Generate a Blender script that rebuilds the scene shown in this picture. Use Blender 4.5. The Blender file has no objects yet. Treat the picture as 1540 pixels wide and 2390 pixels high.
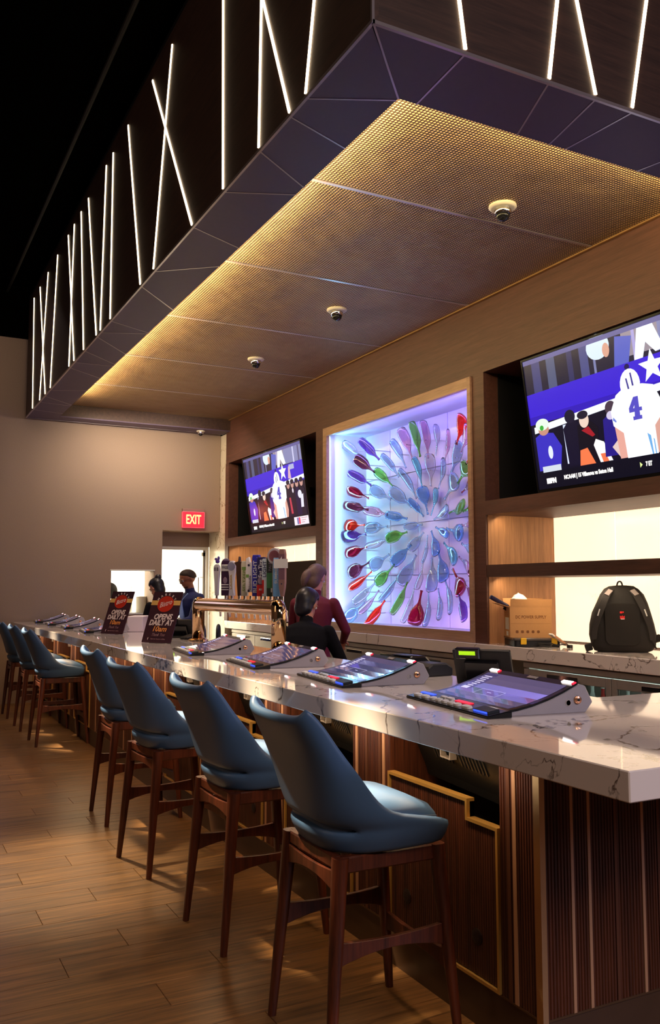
import bpy, bmesh, math, random
from mathutils import Vector, Matrix, Quaternion
random.seed(7)
scn = bpy.context.scene
COL = scn.collection

# ---------------------------------------------------------------- camera
PITCH = math.atan(180 / 2033.0)
YAW = math.radians(27.45)
cd = bpy.data.cameras.new('camera')
cd.sensor_fit = 'HORIZONTAL'
cd.sensor_width = 36.0
cd.lens = 36.0 * 2033.0 / 1540.0
cd.clip_start = 0.05
cd.clip_end = 200
cam = bpy.data.objects.new('camera', cd)
COL.objects.link(cam)
cam.location = (0, 0, 1.5)
cam.rotation_euler = (math.pi / 2 + PITCH, 0, -YAW)
scn.camera = cam

# ---------------------------------------------------------------- world, exposure
w = bpy.data.worlds.new('world')
scn.world = w
w.use_nodes = True
w.node_tree.nodes['Background'].inputs[0].default_value = (1.0, 0.8, 0.6, 1)
w.node_tree.nodes['Background'].inputs[1].default_value = 0.012
vs = scn.view_settings
vs.view_transform = 'Standard'
vs.look = 'None'
vs.gamma = 1.0
vs.exposure = 0.0
vs.use_curve_mapping = False
scn.cycles.use_denoising = True
scn.cycles.max_bounces = 10
scn.cycles.transparent_max_bounces = 12
scn.cycles.transmission_bounces = 10
scn.cycles.sample_clamp_indirect = 6.0
scn.cycles.caustics_reflective = False
scn.cycles.caustics_refractive = False


def light(name, kind, loc, energy, color, **k):
    d = bpy.data.lights.new(name, kind)
    d.energy = energy
    d.color = color
    rot = k.pop('rot', None)
    aim = k.pop('aim', None)
    for a, b in k.items():
        setattr(d, a, b)
    o = bpy.data.objects.new(name, d)
    COL.objects.link(o)
    o.location = loc
    if rot:
        o.rotation_euler = rot
    if aim:
        o.rotation_euler = (Vector(aim) - Vector(loc)).to_track_quat('-Z', 'Y').to_euler()
    return o


WARM = (1.0, 0.74, 0.46)
# ceiling downlights aimed at the seats from farther along the aisle
for y in (2.735, 3.735, 4.83, 5.9, 9.02, 10.05, 11.08):
    light('downlight', 'SPOT', (-0.2, y + 2.2, 5.45), 17000, (1.0, 0.78, 0.48), aim=(1.51, y + 0.0, 0.79),
          spot_size=math.radians(4.7), spot_blend=0.9, shadow_soft_size=0.14)
# wider downlights over the aisle
for y in (6.5, 9.5):
    light('downlight', 'SPOT', (0.6, y + 1.5, 5.5), 150, WARM, aim=(0.8, y - 0.6, 0),
          spot_size=math.radians(60), spot_blend=0.8, shadow_soft_size=0.1)
light('downlight', 'SPOT', (0.5, 8.6, 5.45), 2900, (1.0, 0.82, 0.52), aim=(0.98, 4.9, 0),
      spot_size=math.radians(15), spot_blend=1.0, shadow_soft_size=0.12)
# unseen fill lights added behind and left of the viewer
light('room_fill', 'AREA', (1.2, -2.6, 4.6), 150, (1.0, 0.80, 0.70), aim=(2.2, 3.0, 1.8), shape='RECTANGLE', size=3.0, size_y=1.5)
light('room_fill', 'AREA', (-3.6, 4.5, 4.2), 32, (1.0, 0.70, 0.46), aim=(1.9, 5.0, 0.6), shape='RECTANGLE', size=1.5, size_y=4.0)
# washes grazing the tan end wall
light('wall_washer', 'AREA', (3.2, 11.3, 3.72), 32, (1.0, 0.84, 0.64), aim=(3.4, 12.25, 2.2),
      shape='RECTANGLE', size=1.6, size_y=0.15)
light('wall_washer', 'AREA', (0.6, 10.6, 4.8), 4, (1.0, 0.80, 0.72), aim=(1.6, 12.25, 2.6),
      shape='RECTANGLE', size=1.6, size_y=0.3)
# warm light behind the canopy lip, skimming the mesh panels
light('cove_light', 'AREA', (2.13, 7.25, 3.84), 125, (1.0, 0.77, 0.36), rot=(0, math.radians(-128), 0),
      shape='RECTANGLE', size=0.05, size_y=7.7)
light('cove_light', 'AREA', (3.3, 3.36, 3.84), 26, (1.0, 0.77, 0.36), rot=(math.radians(128), 0, 0),
      shape='RECTANGLE', size=2.3, size_y=0.05)
# strip under the bar overhang
light('underbar_light', 'AREA', (1.78, 7.2, 0.985), 30, (1.0, 0.66, 0.36), rot=(0, math.radians(-20), 0),
      shape='RECTANGLE', size=0.03, size_y=9.8)
# lights tucked under the back bar shelves
for y, z, L_ in ((4.4, 2.10, 2.8), (4.4, 1.585, 2.8), (10.44, 2.10, 2.7)):
    light('shelf_light', 'AREA', (4.60, y, z), 9, (1.0, 0.76, 0.50), rot=(0, math.radians(-25), 0), shape='RECTANGLE', size=0.04, size_y=L_)
# bar well downlights between canopy and counter
for y in (3.4, 5.2, 7.4, 9.8):
    light('well_downlight', 'SPOT', (2.75, y, 3.9), 135, (1.0, 0.80, 0.69), aim=(2.5, y, 1.0),
          spot_size=math.radians(85), spot_blend=0.9, shadow_soft_size=0.08)
for y in (3.6, 5.4, 7.6, 9.6):  # unseen fill spots added to brighten the steel under the back counter
    light('aisle_fill', 'SPOT', (3.55, y, 3.92), 70, (1.0, 0.80, 0.69), aim=(4.0, y, 0.5),
          spot_size=math.radians(60), spot_blend=0.9, shadow_soft_size=0.06)
# unseen bluish fill added to tint the near end of the bar
light('cool_fill', 'AREA', (4.6, -1.8, 2.8), 60, (0.62, 0.66, 1.0), aim=(2.2, 1.8, 0.9), shape='RECTANGLE', size=1.6, size_y=0.9)
# daylight-bright service room beyond the end wall
light('service_room_light', 'AREA', (3.6, 15.0, 2.95), 420, (1.0, 0.95, 0.82), rot=(0, 0, 0),
      shape='RECTANGLE', size=2.6, size_y=3.4)
# coloured strips hidden inside the art niche frame
ART = (0.30, 0.22, 1.0)
light('niche_strip', 'AREA', (4.56, 8.70, 2.19), 15, (0.20, 0.66, 1.0), aim=(5.0, 8.3, 2.19), shape='RECTANGLE', size=0.04, size_y=2.0)
light('niche_strip', 'AREA', (4.56, 6.07, 2.19), 11, ART, aim=(5.0, 6.6, 2.19), shape='RECTANGLE', size=0.04, size_y=2.0)
light('niche_strip', 'AREA', (4.56, 7.385, 3.22), 15, ART, aim=(5.0, 7.385, 2.7), shape='RECTANGLE', size=2.5, size_y=0.04)
light('niche_strip', 'AREA', (4.56, 7.385, 1.16), 15, (0.46, 0.28, 1.0), aim=(5.0, 7.385, 1.7), shape='RECTANGLE', size=2.5, size_y=0.04)

# ---------------------------------------------------------------- materials
def lin(c):
    return tuple((x / 12.92 if x <= 0.04045 else ((x + 0.055) / 1.055) ** 2.4) for x in c)


def rgb(r, g, b):
    return lin((r / 255, g / 255, b / 255))


MATS = {}


def mat(name, color=(0.5, 0.5, 0.5), rough=0.5, metal=0.0, emit=None, es=1.0, coat=0.0, trans=0.0, ior=1.45, spec=0.5,
        noise=0.0, nscale=40.0, bump=0.0):
    if name in MATS:
        return MATS[name]
    m = bpy.data.materials.new(name)
    m.use_nodes = True
    nt = m.node_tree
    b = nt.nodes['Principled BSDF']
    b.inputs['Base Color'].default_value = (*color, 1)
    b.inputs['Roughness'].default_value = rough
    b.inputs['Metallic'].default_value = metal
    b.inputs['Specular IOR Level'].default_value = spec
    b.inputs['Coat Weight'].default_value = coat
    b.inputs['Transmission Weight'].default_value = trans
    b.inputs['IOR'].default_value = ior
    if emit:
        b.inputs['Emission Color'].default_value = (*emit, 1)
        b.inputs['Emission Strength'].default_value = es
    if noise or bump:
        tc = nt.nodes.new('ShaderNodeTexCoord')
        n = nt.nodes.new('ShaderNodeTexNoise')
        n.inputs['Scale'].default_value = nscale
        n.inputs['Detail'].default_value = 4
        nt.links.new(tc.outputs['Object'], n.inputs['Vector'])
        if noise:
            mx = nt.nodes.new('ShaderNodeMix')
            mx.data_type = 'RGBA'
            mx.inputs[6].default_value = (*[c * (1 - noise) for c in color], 1)
            mx.inputs[7].default_value = (*[min(1, c * (1 + noise)) for c in color], 1)
            nt.links.new(n.outputs['Fac'], mx.inputs[0])
            nt.links.new(mx.outputs[2], b.inputs['Base Color'])
        if bump:
            bp = nt.nodes.new('ShaderNodeBump')
            bp.inputs['Strength'].default_value = bump
            bp.inputs['Distance'].default_value = 0.002
            nt.links.new(n.outputs['Fac'], bp.inputs['Height'])
            nt.links.new(bp.outputs['Normal'], b.inputs['Normal'])
    MATS[name] = m
    return m


def wood(name, c1, c2, axis='x', rough=0.45, stretch=14.0, fine=60.0, vary=0.25, coat=0.0, bump=0.15, spec=0.5):
    """veneer or plank: fibres run along the given object axis; every object is shifted by its own random value"""
    m = bpy.data.materials.new(name)
    m.use_nodes = True
    nt = m.node_tree
    L = nt.links.new
    b = nt.nodes['Principled BSDF']
    b.inputs['Roughness'].default_value = rough
    b.inputs['Coat Weight'].default_value = coat
    b.inputs['Specular IOR Level'].default_value = spec
    tc = nt.nodes.new('ShaderNodeTexCoord')
    oi = nt.nodes.new('ShaderNodeObjectInfo')
    ad = nt.nodes.new('ShaderNodeVectorMath')
    ad.operation = 'MULTIPLY_ADD'
    ad.inputs[1].default_value = (1, 1, 1)
    sc = nt.nodes.new('ShaderNodeVectorMath')
    sc.operation = 'SCALE'
    sc.inputs[0].default_value = (37.0, 23.0, 51.0)
    L(oi.outputs['Random'], sc.inputs[3])
    L(tc.outputs['Object'], ad.inputs[0])
    L(sc.outputs[0], ad.inputs[2])
    mp = nt.nodes.new('ShaderNodeMapping')
    s = [stretch] * 3
    s['xyz'.index(axis)] = 1.0
    mp.inputs['Scale'].default_value = s
    L(ad.outputs[0], mp.inputs['Vector'])
    n1 = nt.nodes.new('ShaderNodeTexNoise')
    n1.inputs['Scale'].default_value = 1.6
    n1.inputs['Detail'].default_value = 5
    n1.inputs['Distortion'].default_value = 0.6
    L(mp.outputs[0], n1.inputs['Vector'])
    n2 = nt.nodes.new('ShaderNodeTexNoise')
    n2.inputs['Scale'].default_value = fine / 8
    n2.inputs['Detail'].default_value = 3
    L(mp.outputs[0], n2.inputs['Vector'])
    mu = nt.nodes.new('ShaderNodeMath')
    mu.operation = 'MULTIPLY_ADD'
    mu.inputs[1].default_value = 0.45
    L(n2.outputs['Fac'], mu.inputs[0])
    m1 = nt.nodes.new('ShaderNodeMath')
    m1.operation = 'MULTIPLY'
    m1.inputs[1].default_value = 0.6
    L(n1.outputs['Fac'], m1.inputs[0])
    L(m1.outputs[0], mu.inputs[2])
    cr = nt.nodes.new('ShaderNodeValToRGB')
    cr.color_ramp.elements[0].position = 0.36
    cr.color_ramp.elements[0].color = (*c1, 1)
    cr.color_ramp.elements[1].position = 0.68
    cr.color_ramp.elements[1].color = (*c2, 1)
    L(mu.outputs[0], cr.inputs[0])
    hs = nt.nodes.new('ShaderNodeHueSaturation')
    mr = nt.nodes.new('ShaderNodeMapRange')
    mr.inputs[3].default_value = 1 - vary
    mr.inputs[4].default_value = 1 + vary
    L(oi.outputs['Random'], mr.inputs[0])
    L(mr.outputs[0], hs.inputs['Value'])
    L(cr.outputs[0], hs.inputs['Color'])
    L(hs.outputs[0], b.inputs['Base Color'])
    if bump:
        bp = nt.nodes.new('ShaderNodeBump')
        bp.inputs['Strength'].default_value = bump
        bp.inputs['Distance'].default_value = 0.002
        L(mu.outputs[0], bp.inputs['Height'])
        L(bp.outputs['Normal'], b.inputs['Normal'])
    MATS[name] = m
    return m


def stone(name, base, vein, rough=0.08, scale=0.55, width=0.010, emit=0.0, ecol=None, coat=0.0):
    """pale slab with thin broken veins (ridges of a warped noise)"""
    m = bpy.data.materials.new(name)
    m.use_nodes = True
    nt = m.node_tree
    L = nt.links.new
    b = nt.nodes['Principled BSDF']
    b.inputs['Roughness'].default_value = rough
    b.inputs['Coat Weight'].default_value = coat
    b.inputs['Coat IOR'].default_value = 1.5
    tc = nt.nodes.new('ShaderNodeTexCoord')
    mp = nt.nodes.new('ShaderNodeMapping')
    mp.inputs['Rotation'].default_value = (0.3, 0.5, 0.7)
    L(tc.outputs['Object'], mp.inputs['Vector'])

    def math_(op, a, bb, c=None):
        n = nt.nodes.new('ShaderNodeMath')
        n.operation = op
        for i, v in enumerate((a, bb, c)):
            if v is None:
                continue
            if isinstance(v, (int, float)):
                n.inputs[i].default_value = v
            else:
                L(v, n.inputs[i])
        return n.outputs[0]

    def ridge(sc, wd, dist, off):
        n = nt.nodes.new('ShaderNodeTexNoise')
        n.noise_dimensions = '4D'
        n.inputs['W'].default_value = off
        n.inputs['Scale'].default_value = sc
        n.inputs['Detail'].default_value = 6
        n.inputs['Roughness'].default_value = 0.55
        n.inputs['Distortion'].default_value = dist
        L(mp.outputs[0], n.inputs['Vector'])
        d = math_('ABSOLUTE', math_('SUBTRACT', n.outputs['Fac'], 0.5), None)
        mr = nt.nodes.new('ShaderNodeMapRange')
        mr.inputs[1].default_value = 0.0
        mr.inputs[2].default_value = wd
        mr.inputs[3].default_value = 1.0
        mr.inputs[4].default_value = 0.0
        L(d, mr.inputs[0])
        return mr.outputs[0]

    v1 = ridge(scale, width, 0.5, 1.3)
    v2 = ridge(scale * 2.1, width * 0.9, 0.8, 7.7)
    nm = nt.nodes.new('ShaderNodeTexNoise')
    nm.inputs['Scale'].default_value = scale * 2.2
    nm.inputs['Detail'].default_value = 2
    L(mp.outputs[0], nm.inputs['Vector'])
    mask = nt.nodes.new('ShaderNodeMapRange')
    mask.inputs[1].default_value = 0.45
    mask.inputs[2].default_value = 0.6
    L(nm.outputs['Fac'], mask.inputs[0])
    v2m = math_('MULTIPLY', v2, mask.outputs[0])
    brk = nt.nodes.new('ShaderNodeTexNoise')
    brk.inputs['Scale'].default_value = scale * 26
    L(mp.outputs[0], brk.inputs['Vector'])
    bm = nt.nodes.new('ShaderNodeMapRange')
    bm.inputs[1].default_value = 0.38
    bm.inputs[2].default_value = 0.52
    bm.inputs[3].default_value = 0.25
    L(brk.outputs['Fac'], bm.inputs[0])
    v = math_('MULTIPLY', math_('MAXIMUM', v1, v2m), bm.outputs[0])
    mx = nt.nodes.new('ShaderNodeMix')
    mx.data_type = 'RGBA'
    mx.inputs[6].default_value = (*base, 1)
    mx.inputs[7].default_value = (*vein, 1)
    L(v, mx.inputs[0])
    cl = nt.nodes.new('ShaderNodeTexNoise')
    cl.inputs['Scale'].default_value = scale * 3
    L(mp.outputs[0], cl.inputs['Vector'])
    m2 = nt.nodes.new('ShaderNodeMix')
    m2.data_type = 'RGBA'
    m2.blend_type = 'MULTIPLY'
    m2.inputs[7].default_value = (0.9, 0.88, 0.85, 1)
    L(cl.outputs['Fac'], m2.inputs[0])
    L(mx.outputs[2], m2.inputs[6])
    L(m2.outputs[2], b.inputs['Base Color'])
    if emit:
        L(m2.outputs[2], b.inputs['Emission Color'])
        if ecol:
            m3 = nt.nodes.new('ShaderNodeMix')
            m3.data_type = 'RGBA'
            m3.blend_type = 'MULTIPLY'
            m3.inputs[0].default_value = 1
            m3.inputs[7].default_value = (*ecol, 1)
            L(m2.outputs[2], m3.inputs[6])
            L(m3.outputs[2], b.inputs['Emission Color'])
        b.inputs['Emission Strength'].default_value = emit
    MATS[name] = m
    return m


def vcol_mat(name, strength):
    m = bpy.data.materials.new(name)
    m.use_nodes = True
    nt = m.node_tree
    b = nt.nodes['Principled BSDF']
    b.inputs['Base Color'].default_value = (0.01, 0.01, 0.01, 1)
    b.inputs['Roughness'].default_value = 0.25
    a = nt.nodes.new('ShaderNodeVertexColor')
    a.layer_name = 'Col'
    nt.links.new(a.outputs['Color'], b.inputs['Emission Color'])
    b.inputs['Emission Strength'].default_value = strength
    MATS[name] = m
    return m


# ---------------------------------------------------------------- mesh builder
class MB:
    def __init__(s):
        s.v, s.f, s.m = [], [], []
        s.cur = 0

    def add(s, vs, fs):
        k = len(s.v)
        s.v += [tuple(p) for p in vs]
        for f in fs:
            s.f.append(tuple(i + k for i in f))
            s.m.append(s.cur)
        return s

    def box(s, x0, y0, z0, x1, y1, z1):
        return s.add([(x0, y0, z0), (x1, y0, z0), (x1, y1, z0), (x0, y1, z0), (x0, y0, z1), (x1, y0, z1), (x1, y1, z1), (x0, y1, z1)],
                     [(0, 3, 2, 1), (4, 5, 6, 7), (0, 1, 5, 4), (1, 2, 6, 5), (2, 3, 7, 6), (3, 0, 4, 7)])

    def obox(s, c, ax, ay, az, sx, sy, sz):
        """box centred at c with unit axes and full sizes"""
        c, ax, ay, az = Vector(c), Vector(ax), Vector(ay), Vector(az)
        p = []
        for k in (-1, 1):
            for i, j in ((-1, -1), (1, -1), (1, 1), (-1, 1)):
                p.append(c + ax * (i * sx / 2) + ay * (j * sy / 2) + az * (k * sz / 2))
        return s.add(p, [(0, 3, 2, 1), (4, 5, 6, 7), (0, 1, 5, 4), (1, 2, 6, 5), (2, 3, 7, 6), (3, 0, 4, 7)])

    def prism(s, pts, fa, fb):
        """polygon pts (any 2D) mapped by fa(u,v) and fb(u,v) to the two ends"""
        n = len(pts)
        s.add([fa(*p) for p in pts] + [fb(*p) for p in pts],
              [tuple(range(n - 1, -1, -1)), tuple(range(n, 2 * n))] + [(i, (i + 1) % n, n + (i + 1) % n, n + i) for i in range(n)])
        return s

    def loft(s, rings, cap=True, closed=True):
        n = len(rings[0])
        vs = [p for r in rings for p in r]
        fs = []
        for a in range(len(rings) - 1):
            for i in range(n if closed else n - 1):
                j = (i + 1) % n
                fs.append((a * n + i, a * n + j, (a + 1) * n + j, (a + 1) * n + i))
        if cap:
            fs.append(tuple(range(n - 1, -1, -1)))
            fs.append(tuple(range((len(rings) - 1) * n, len(rings) * n)))
        return s.add(vs, fs)

    def tube(s, path, r, n=10, cap=True):
        path = [Vector(p) for p in path]
        rs = r if isinstance(r, (list, tuple)) else [r] * len(path)
        rings = []
        up = None
        for i, p in enumerate(path):
            t = (path[min(i + 1, len(path) - 1)] - path[max(i - 1, 0)]).normalized()
            if up is None:
                up = t.orthogonal().normalized()
            else:
                up = (up - t * up.dot(t))
                up = up.normalized() if up.length > 1e-6 else t.orthogonal().normalized()
            b = t.cross(up)
            rings.append([p + (up * math.cos(2 * math.pi * k / n) + b * math.sin(2 * math.pi * k / n)) * rs[i] for k in range(n)])
        return s.loft(rings, cap)

    def lathe(s, prof, c=(0, 0, 0), n=20, axis='z', sx=1, sy=1):
        rings = []
        for r, h in prof:
            ring = []
            for k in range(n):
                a = 2 * math.pi * k / n
                x, y = r * math.cos(a) * sx, r * math.sin(a) * sy
                p = {'z': (x, y, h), 'x': (h, x, y), 'y': (y, h, x)}[axis]
                ring.append((p[0] + c[0], p[1] + c[1], p[2] + c[2]))
            rings.append(ring)
        return s.loft(rings)

    def ball(s, c, rx, ry, rz, n=14, m=9, mtx=None):
        prof = [(max(1e-4, math.sin(math.pi * i / m)), -math.cos(math.pi * i / m)) for i in range(m + 1)]
        rings = []
        for r, h in prof:
            ring = []
            for k in range(n):
                a = 2 * math.pi * k / n
                p = Vector((r * math.cos(a) * rx, r * math.sin(a) * ry, h * rz))
                if mtx is not None:
                    p = mtx @ p
                ring.append(p + Vector(c))
            rings.append(ring)
        return s.loft(rings)

    def xf(s, M):
        s.v = [tuple(M @ Vector(p)) for p in s.v]
        return s

    def mesh(s, name, mats, smooth=False, bevel=0.0, seg=1, angle=35):
        me = bpy.data.meshes.new(name)
        bm = bmesh.new()
        vs = [bm.verts.new(p) for p in s.v]
        for f, mi in zip(s.f, s.m):
            try:
                fc = bm.faces.new([vs[i] for i in f])
                fc.material_index = mi
            except ValueError:
                pass
        bmesh.ops.recalc_face_normals(bm, faces=bm.faces)
        if bevel:
            es = [e for e in bm.edges if len(e.link_faces) == 2 and e.calc_face_angle(0) > math.radians(angle)]
            bmesh.ops.bevel(bm, geom=es, offset=bevel, segments=seg, affect='EDGES', profile=0.6, clamp_overlap=True)
        bm.to_mesh(me)
        bm.free()
        if not isinstance(mats, (list, tuple)):
            mats = [mats]
        for m in mats:
            me.materials.append(m)
        if smooth:
            for p in me.polygons:
                p.use_smooth = True
            if smooth != 'all':
                try:
                    me.set_sharp_from_angle(angle=math.radians(40))
                except Exception:
                    pass
        return me

    def build(s, name, mats, parent=None, **k):
        return obj(name, s.mesh(name, mats, **k), parent)


def obj(name, me, parent=None, loc=None):
    o = bpy.data.objects.new(name, me)
    COL.objects.link(o)
    if parent:
        o.parent = parent
    if loc:
        o.location = loc
    return o


def tag(o, label=None, cat=None, group=None, kind=None):
    if label:
        o['label'] = label
    if cat:
        o['category'] = cat
    if group:
        o['group'] = group
    if kind:
        o['kind'] = kind
    return o


def thing(name, label, cat, loc=(0, 0, 0), rz=0.0, group=None):
    o = bpy.data.objects.new(name, None)
    COL.objects.link(o)
    o.location = loc
    o.rotation_euler = (0, 0, rz)
    o.empty_display_size = 0.1
    return tag(o, label, cat, group)


def kids(o):
    return [c for c in KIDS.get(o.name, [])]


def copy_tree(o, parent=None):
    """a thing with its parts and sub-parts, sharing mesh data"""
    c = o.copy()
    COL.objects.link(c)
    if parent:
        c.parent = parent
    for ch in list(o.children):
        copy_tree(ch, c)
    return c


def bake(o):
    """apply the modifiers of o"""
    dg = bpy.context.evaluated_depsgraph_get()
    dg.update()
    me = bpy.data.meshes.new_from_object(o.evaluated_get(dg))
    o.modifiers.clear()
    o.data = me
    return o


def rrect(w, h, r, n=4):
    """rounded rectangle outline, centred"""
    out = []
    for cx, cy, a0 in ((w / 2 - r, h / 2 - r, 0), (-w / 2 + r, h / 2 - r, 90), (-w / 2 + r, -h / 2 + r, 180), (w / 2 - r, -h / 2 + r, 270)):
        for k in range(n + 1):
            a = math.radians(a0 + 90 * k / n)
            out.append((cx + r * math.cos(a), cy + r * math.sin(a)))
    return out


def frame_mtx(o, r, u):
    r, u = Vector(r).normalized(), Vector(u).normalized()
    n = r.cross(u)
    M = Matrix((r, u, n)).transposed().to_4x4()
    M.translation = Vector(o)
    return M


def text(body, size, material, o, r, u, name='lettering', parent=None, shear=0.0, bold=0.0, align='CENTER', ext=0.0005, width=None, spacing=1.0):
    """flat lettering standing on the plane through o with right r and up u"""
    c = bpy.data.curves.new(name, 'FONT')
    c.body = body
    c.size = size
    c.shear = shear
    c.offset = bold
    c.align_x = align
    c.align_y = 'CENTER'
    c.extrude = ext
    c.resolution_u = 3
    c.space_character = spacing
    t = bpy.data.objects.new(name, c)
    COL.objects.link(t)
    dg = bpy.context.evaluated_depsgraph_get()
    dg.update()
    me = bpy.data.meshes.new_from_object(t.evaluated_get(dg))
    bpy.data.objects.remove(t)
    bpy.data.curves.remove(c)
    M = frame_mtx(o, r, u)
    if width and len(me.vertices):
        xs = [v.co.x for v in me.vertices]
        k = width / max(1e-6, max(xs) - min(xs))
        M = M @ Matrix.Diagonal((k, 1, 1, 1))
    me.transform(M)
    me.materials.clear()
    me.materials.append(material)
    me.name = name
    return obj(name, me, parent)


def smooth_path(pts, n=8):
    """Catmull-Rom through the points"""
    P = [Vector(p) for p in pts]
    P = [P[0] * 2 - P[1]] + P + [P[-1] * 2 - P[-2]]
    out = []
    for i in range(1, len(P) - 2):
        for k in range(n):
            t = k / n
            a, b, c, d = P[i - 1], P[i], P[i + 1], P[i + 2]
            out.append(0.5 * ((2 * b) + (c - a) * t + (2 * a - 5 * b + 4 * c - d) * t * t + (3 * b - a - 3 * c + d) * t ** 3))
    out.append(P[-2])
    return out

# ---------------------------------------------------------------- material set
M_black = mat('matt black', (0.006, 0.006, 0.007), 0.5)
M_blackgloss = mat('gloss black plastic', (0.008, 0.008, 0.010), 0.18)
M_ceil = mat('black ceiling paint', (0.0015, 0.0012, 0.001), 0.95, spec=0.0)
M_grout = mat('dark floor joint', rgb(84, 58, 38), 0.8)
M_plank = wood('wood look floor plank', rgb(66, 41, 18), rgb(142, 99, 54), 'x', rough=0.36, stretch=26, vary=0.10, bump=0.10)
M_veneer = wood('walnut veneer across', rgb(74, 42, 32), rgb(98, 60, 48), 'y', rough=0.5, stretch=18, vary=0.05, bump=0.05)
M_veneer_v = wood('walnut veneer upright', rgb(150, 104, 66), rgb(190, 138, 92), 'z', rough=0.5, stretch=22, vary=0.03, bump=0.05)
M_fascia = wood('dark canopy veneer', rgb(44, 27, 22), rgb(68, 45, 36), 'y', rough=0.55, stretch=18, vary=0.05, bump=0.05)
M_fascia_x = wood('dark canopy veneer front', rgb(44, 27, 22), rgb(68, 45, 36), 'x', rough=0.55, stretch=18, vary=0.05, bump=0.05)
M_soffit = mat('dark laminate with violet light tint', rgb(78, 62, 90), 0.5, noise=0.1, nscale=30)  # violet light from the art niche is put into this base colour
M_reed = wood('ribbed walnut', rgb(50, 25, 16), rgb(96, 51, 32), 'z', rough=0.42, stretch=30, vary=0.12, bump=0.1)
M_copper = mat('brushed copper strip', rgb(208, 160, 124), 0.35, 0.4)
M_gold = mat('polished brass trim', rgb(226, 178, 96), 0.28, 0.6)
M_kick = mat('brown stone kick tile', rgb(74, 52, 36), 0.35, noise=0.25, nscale=8)
M_slab = stone('white quartz with bronze veins', rgb(238, 226, 222), rgb(74, 46, 28), rough=0.05, coat=0.4, scale=0.75, width=0.006)
M_stool = mat('slate blue vinyl', rgb(68, 97, 134), 0.42, noise=0.05, nscale=500, bump=0.05)
M_piping = mat('dark blue seam', rgb(36, 50, 74), 0.6)
M_leg = wood('walnut stool leg', rgb(54, 24, 14), rgb(104, 49, 29), 'z', rough=0.35, stretch=14, vary=0.1, bump=0.06)
M_chrome = mat('polished chrome', (0.9, 0.9, 0.9), 0.06, 1.0)
M_tower = mat('polished rose brass', rgb(232, 196, 150), 0.07, 1.0)
M_steel = mat('brushed stainless steel', rgb(176, 166, 158), 0.35, 0.55, noise=0.08, nscale=20)
M_grey = mat('silver grey plastic', rgb(150, 144, 150), 0.35)
M_white = mat('white plastic', (0.8, 0.8, 0.78), 0.4)
M_wallpaper = mat('tan wall covering', rgb(150, 128, 112), 0.75, noise=0.22, nscale=120, bump=0.12)
M_roomwhite = mat('white painted room', (0.86, 0.83, 0.74), 0.8)
M_onyx = stone('backlit cream stone', rgb(252, 240, 224), rgb(240, 210, 170), rough=0.2, scale=0.9, width=0.003, emit=1.35, ecol=(1.0, 0.84, 0.68))
M_column = stone('cream marble', rgb(226, 214, 192), rgb(150, 120, 80), rough=0.25, scale=1.2)
M_led = mat('warm light line', (1, 0.9, 0.7), 0.5, emit=(1.0, 0.74, 0.46), es=7.0)
M_strip = mat('shelf light line', (1, 0.9, 0.7), 0.5, emit=(1.0, 0.78, 0.5), es=4.0)
M_cove = mat('cove light line', (1, 0.8, 0.4), 0.5, emit=(1.0, 0.72, 0.3), es=4.0)
M_artback = mat('white niche lining', (0.82, 0.80, 0.86), 0.45)
M_inlay = mat('satin nickel inlay', rgb(176, 164, 168), 0.28, 0.7)
M_card = mat('corrugated cardboard', rgb(196, 144, 92), 0.8, noise=0.06, nscale=60)
M_cardin = mat('cardboard inside', rgb(140, 96, 58), 0.85)
M_cardink = mat('brown box print', rgb(128, 82, 46), 0.8)
M_paper = mat('white paper', (0.85, 0.84, 0.8), 0.7)
M_fabric = mat('black woven nylon', (0.012, 0.010, 0.009), 0.8, noise=0.3, nscale=200, bump=0.3)
M_greyweb = mat('grey strap patch', rgb(140, 130, 128), 0.7)
M_red = mat('red print', (0.7, 0.02, 0.02), 0.5)
M_yellow = mat('yellow latch', rgb(240, 190, 40), 0.4)


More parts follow.
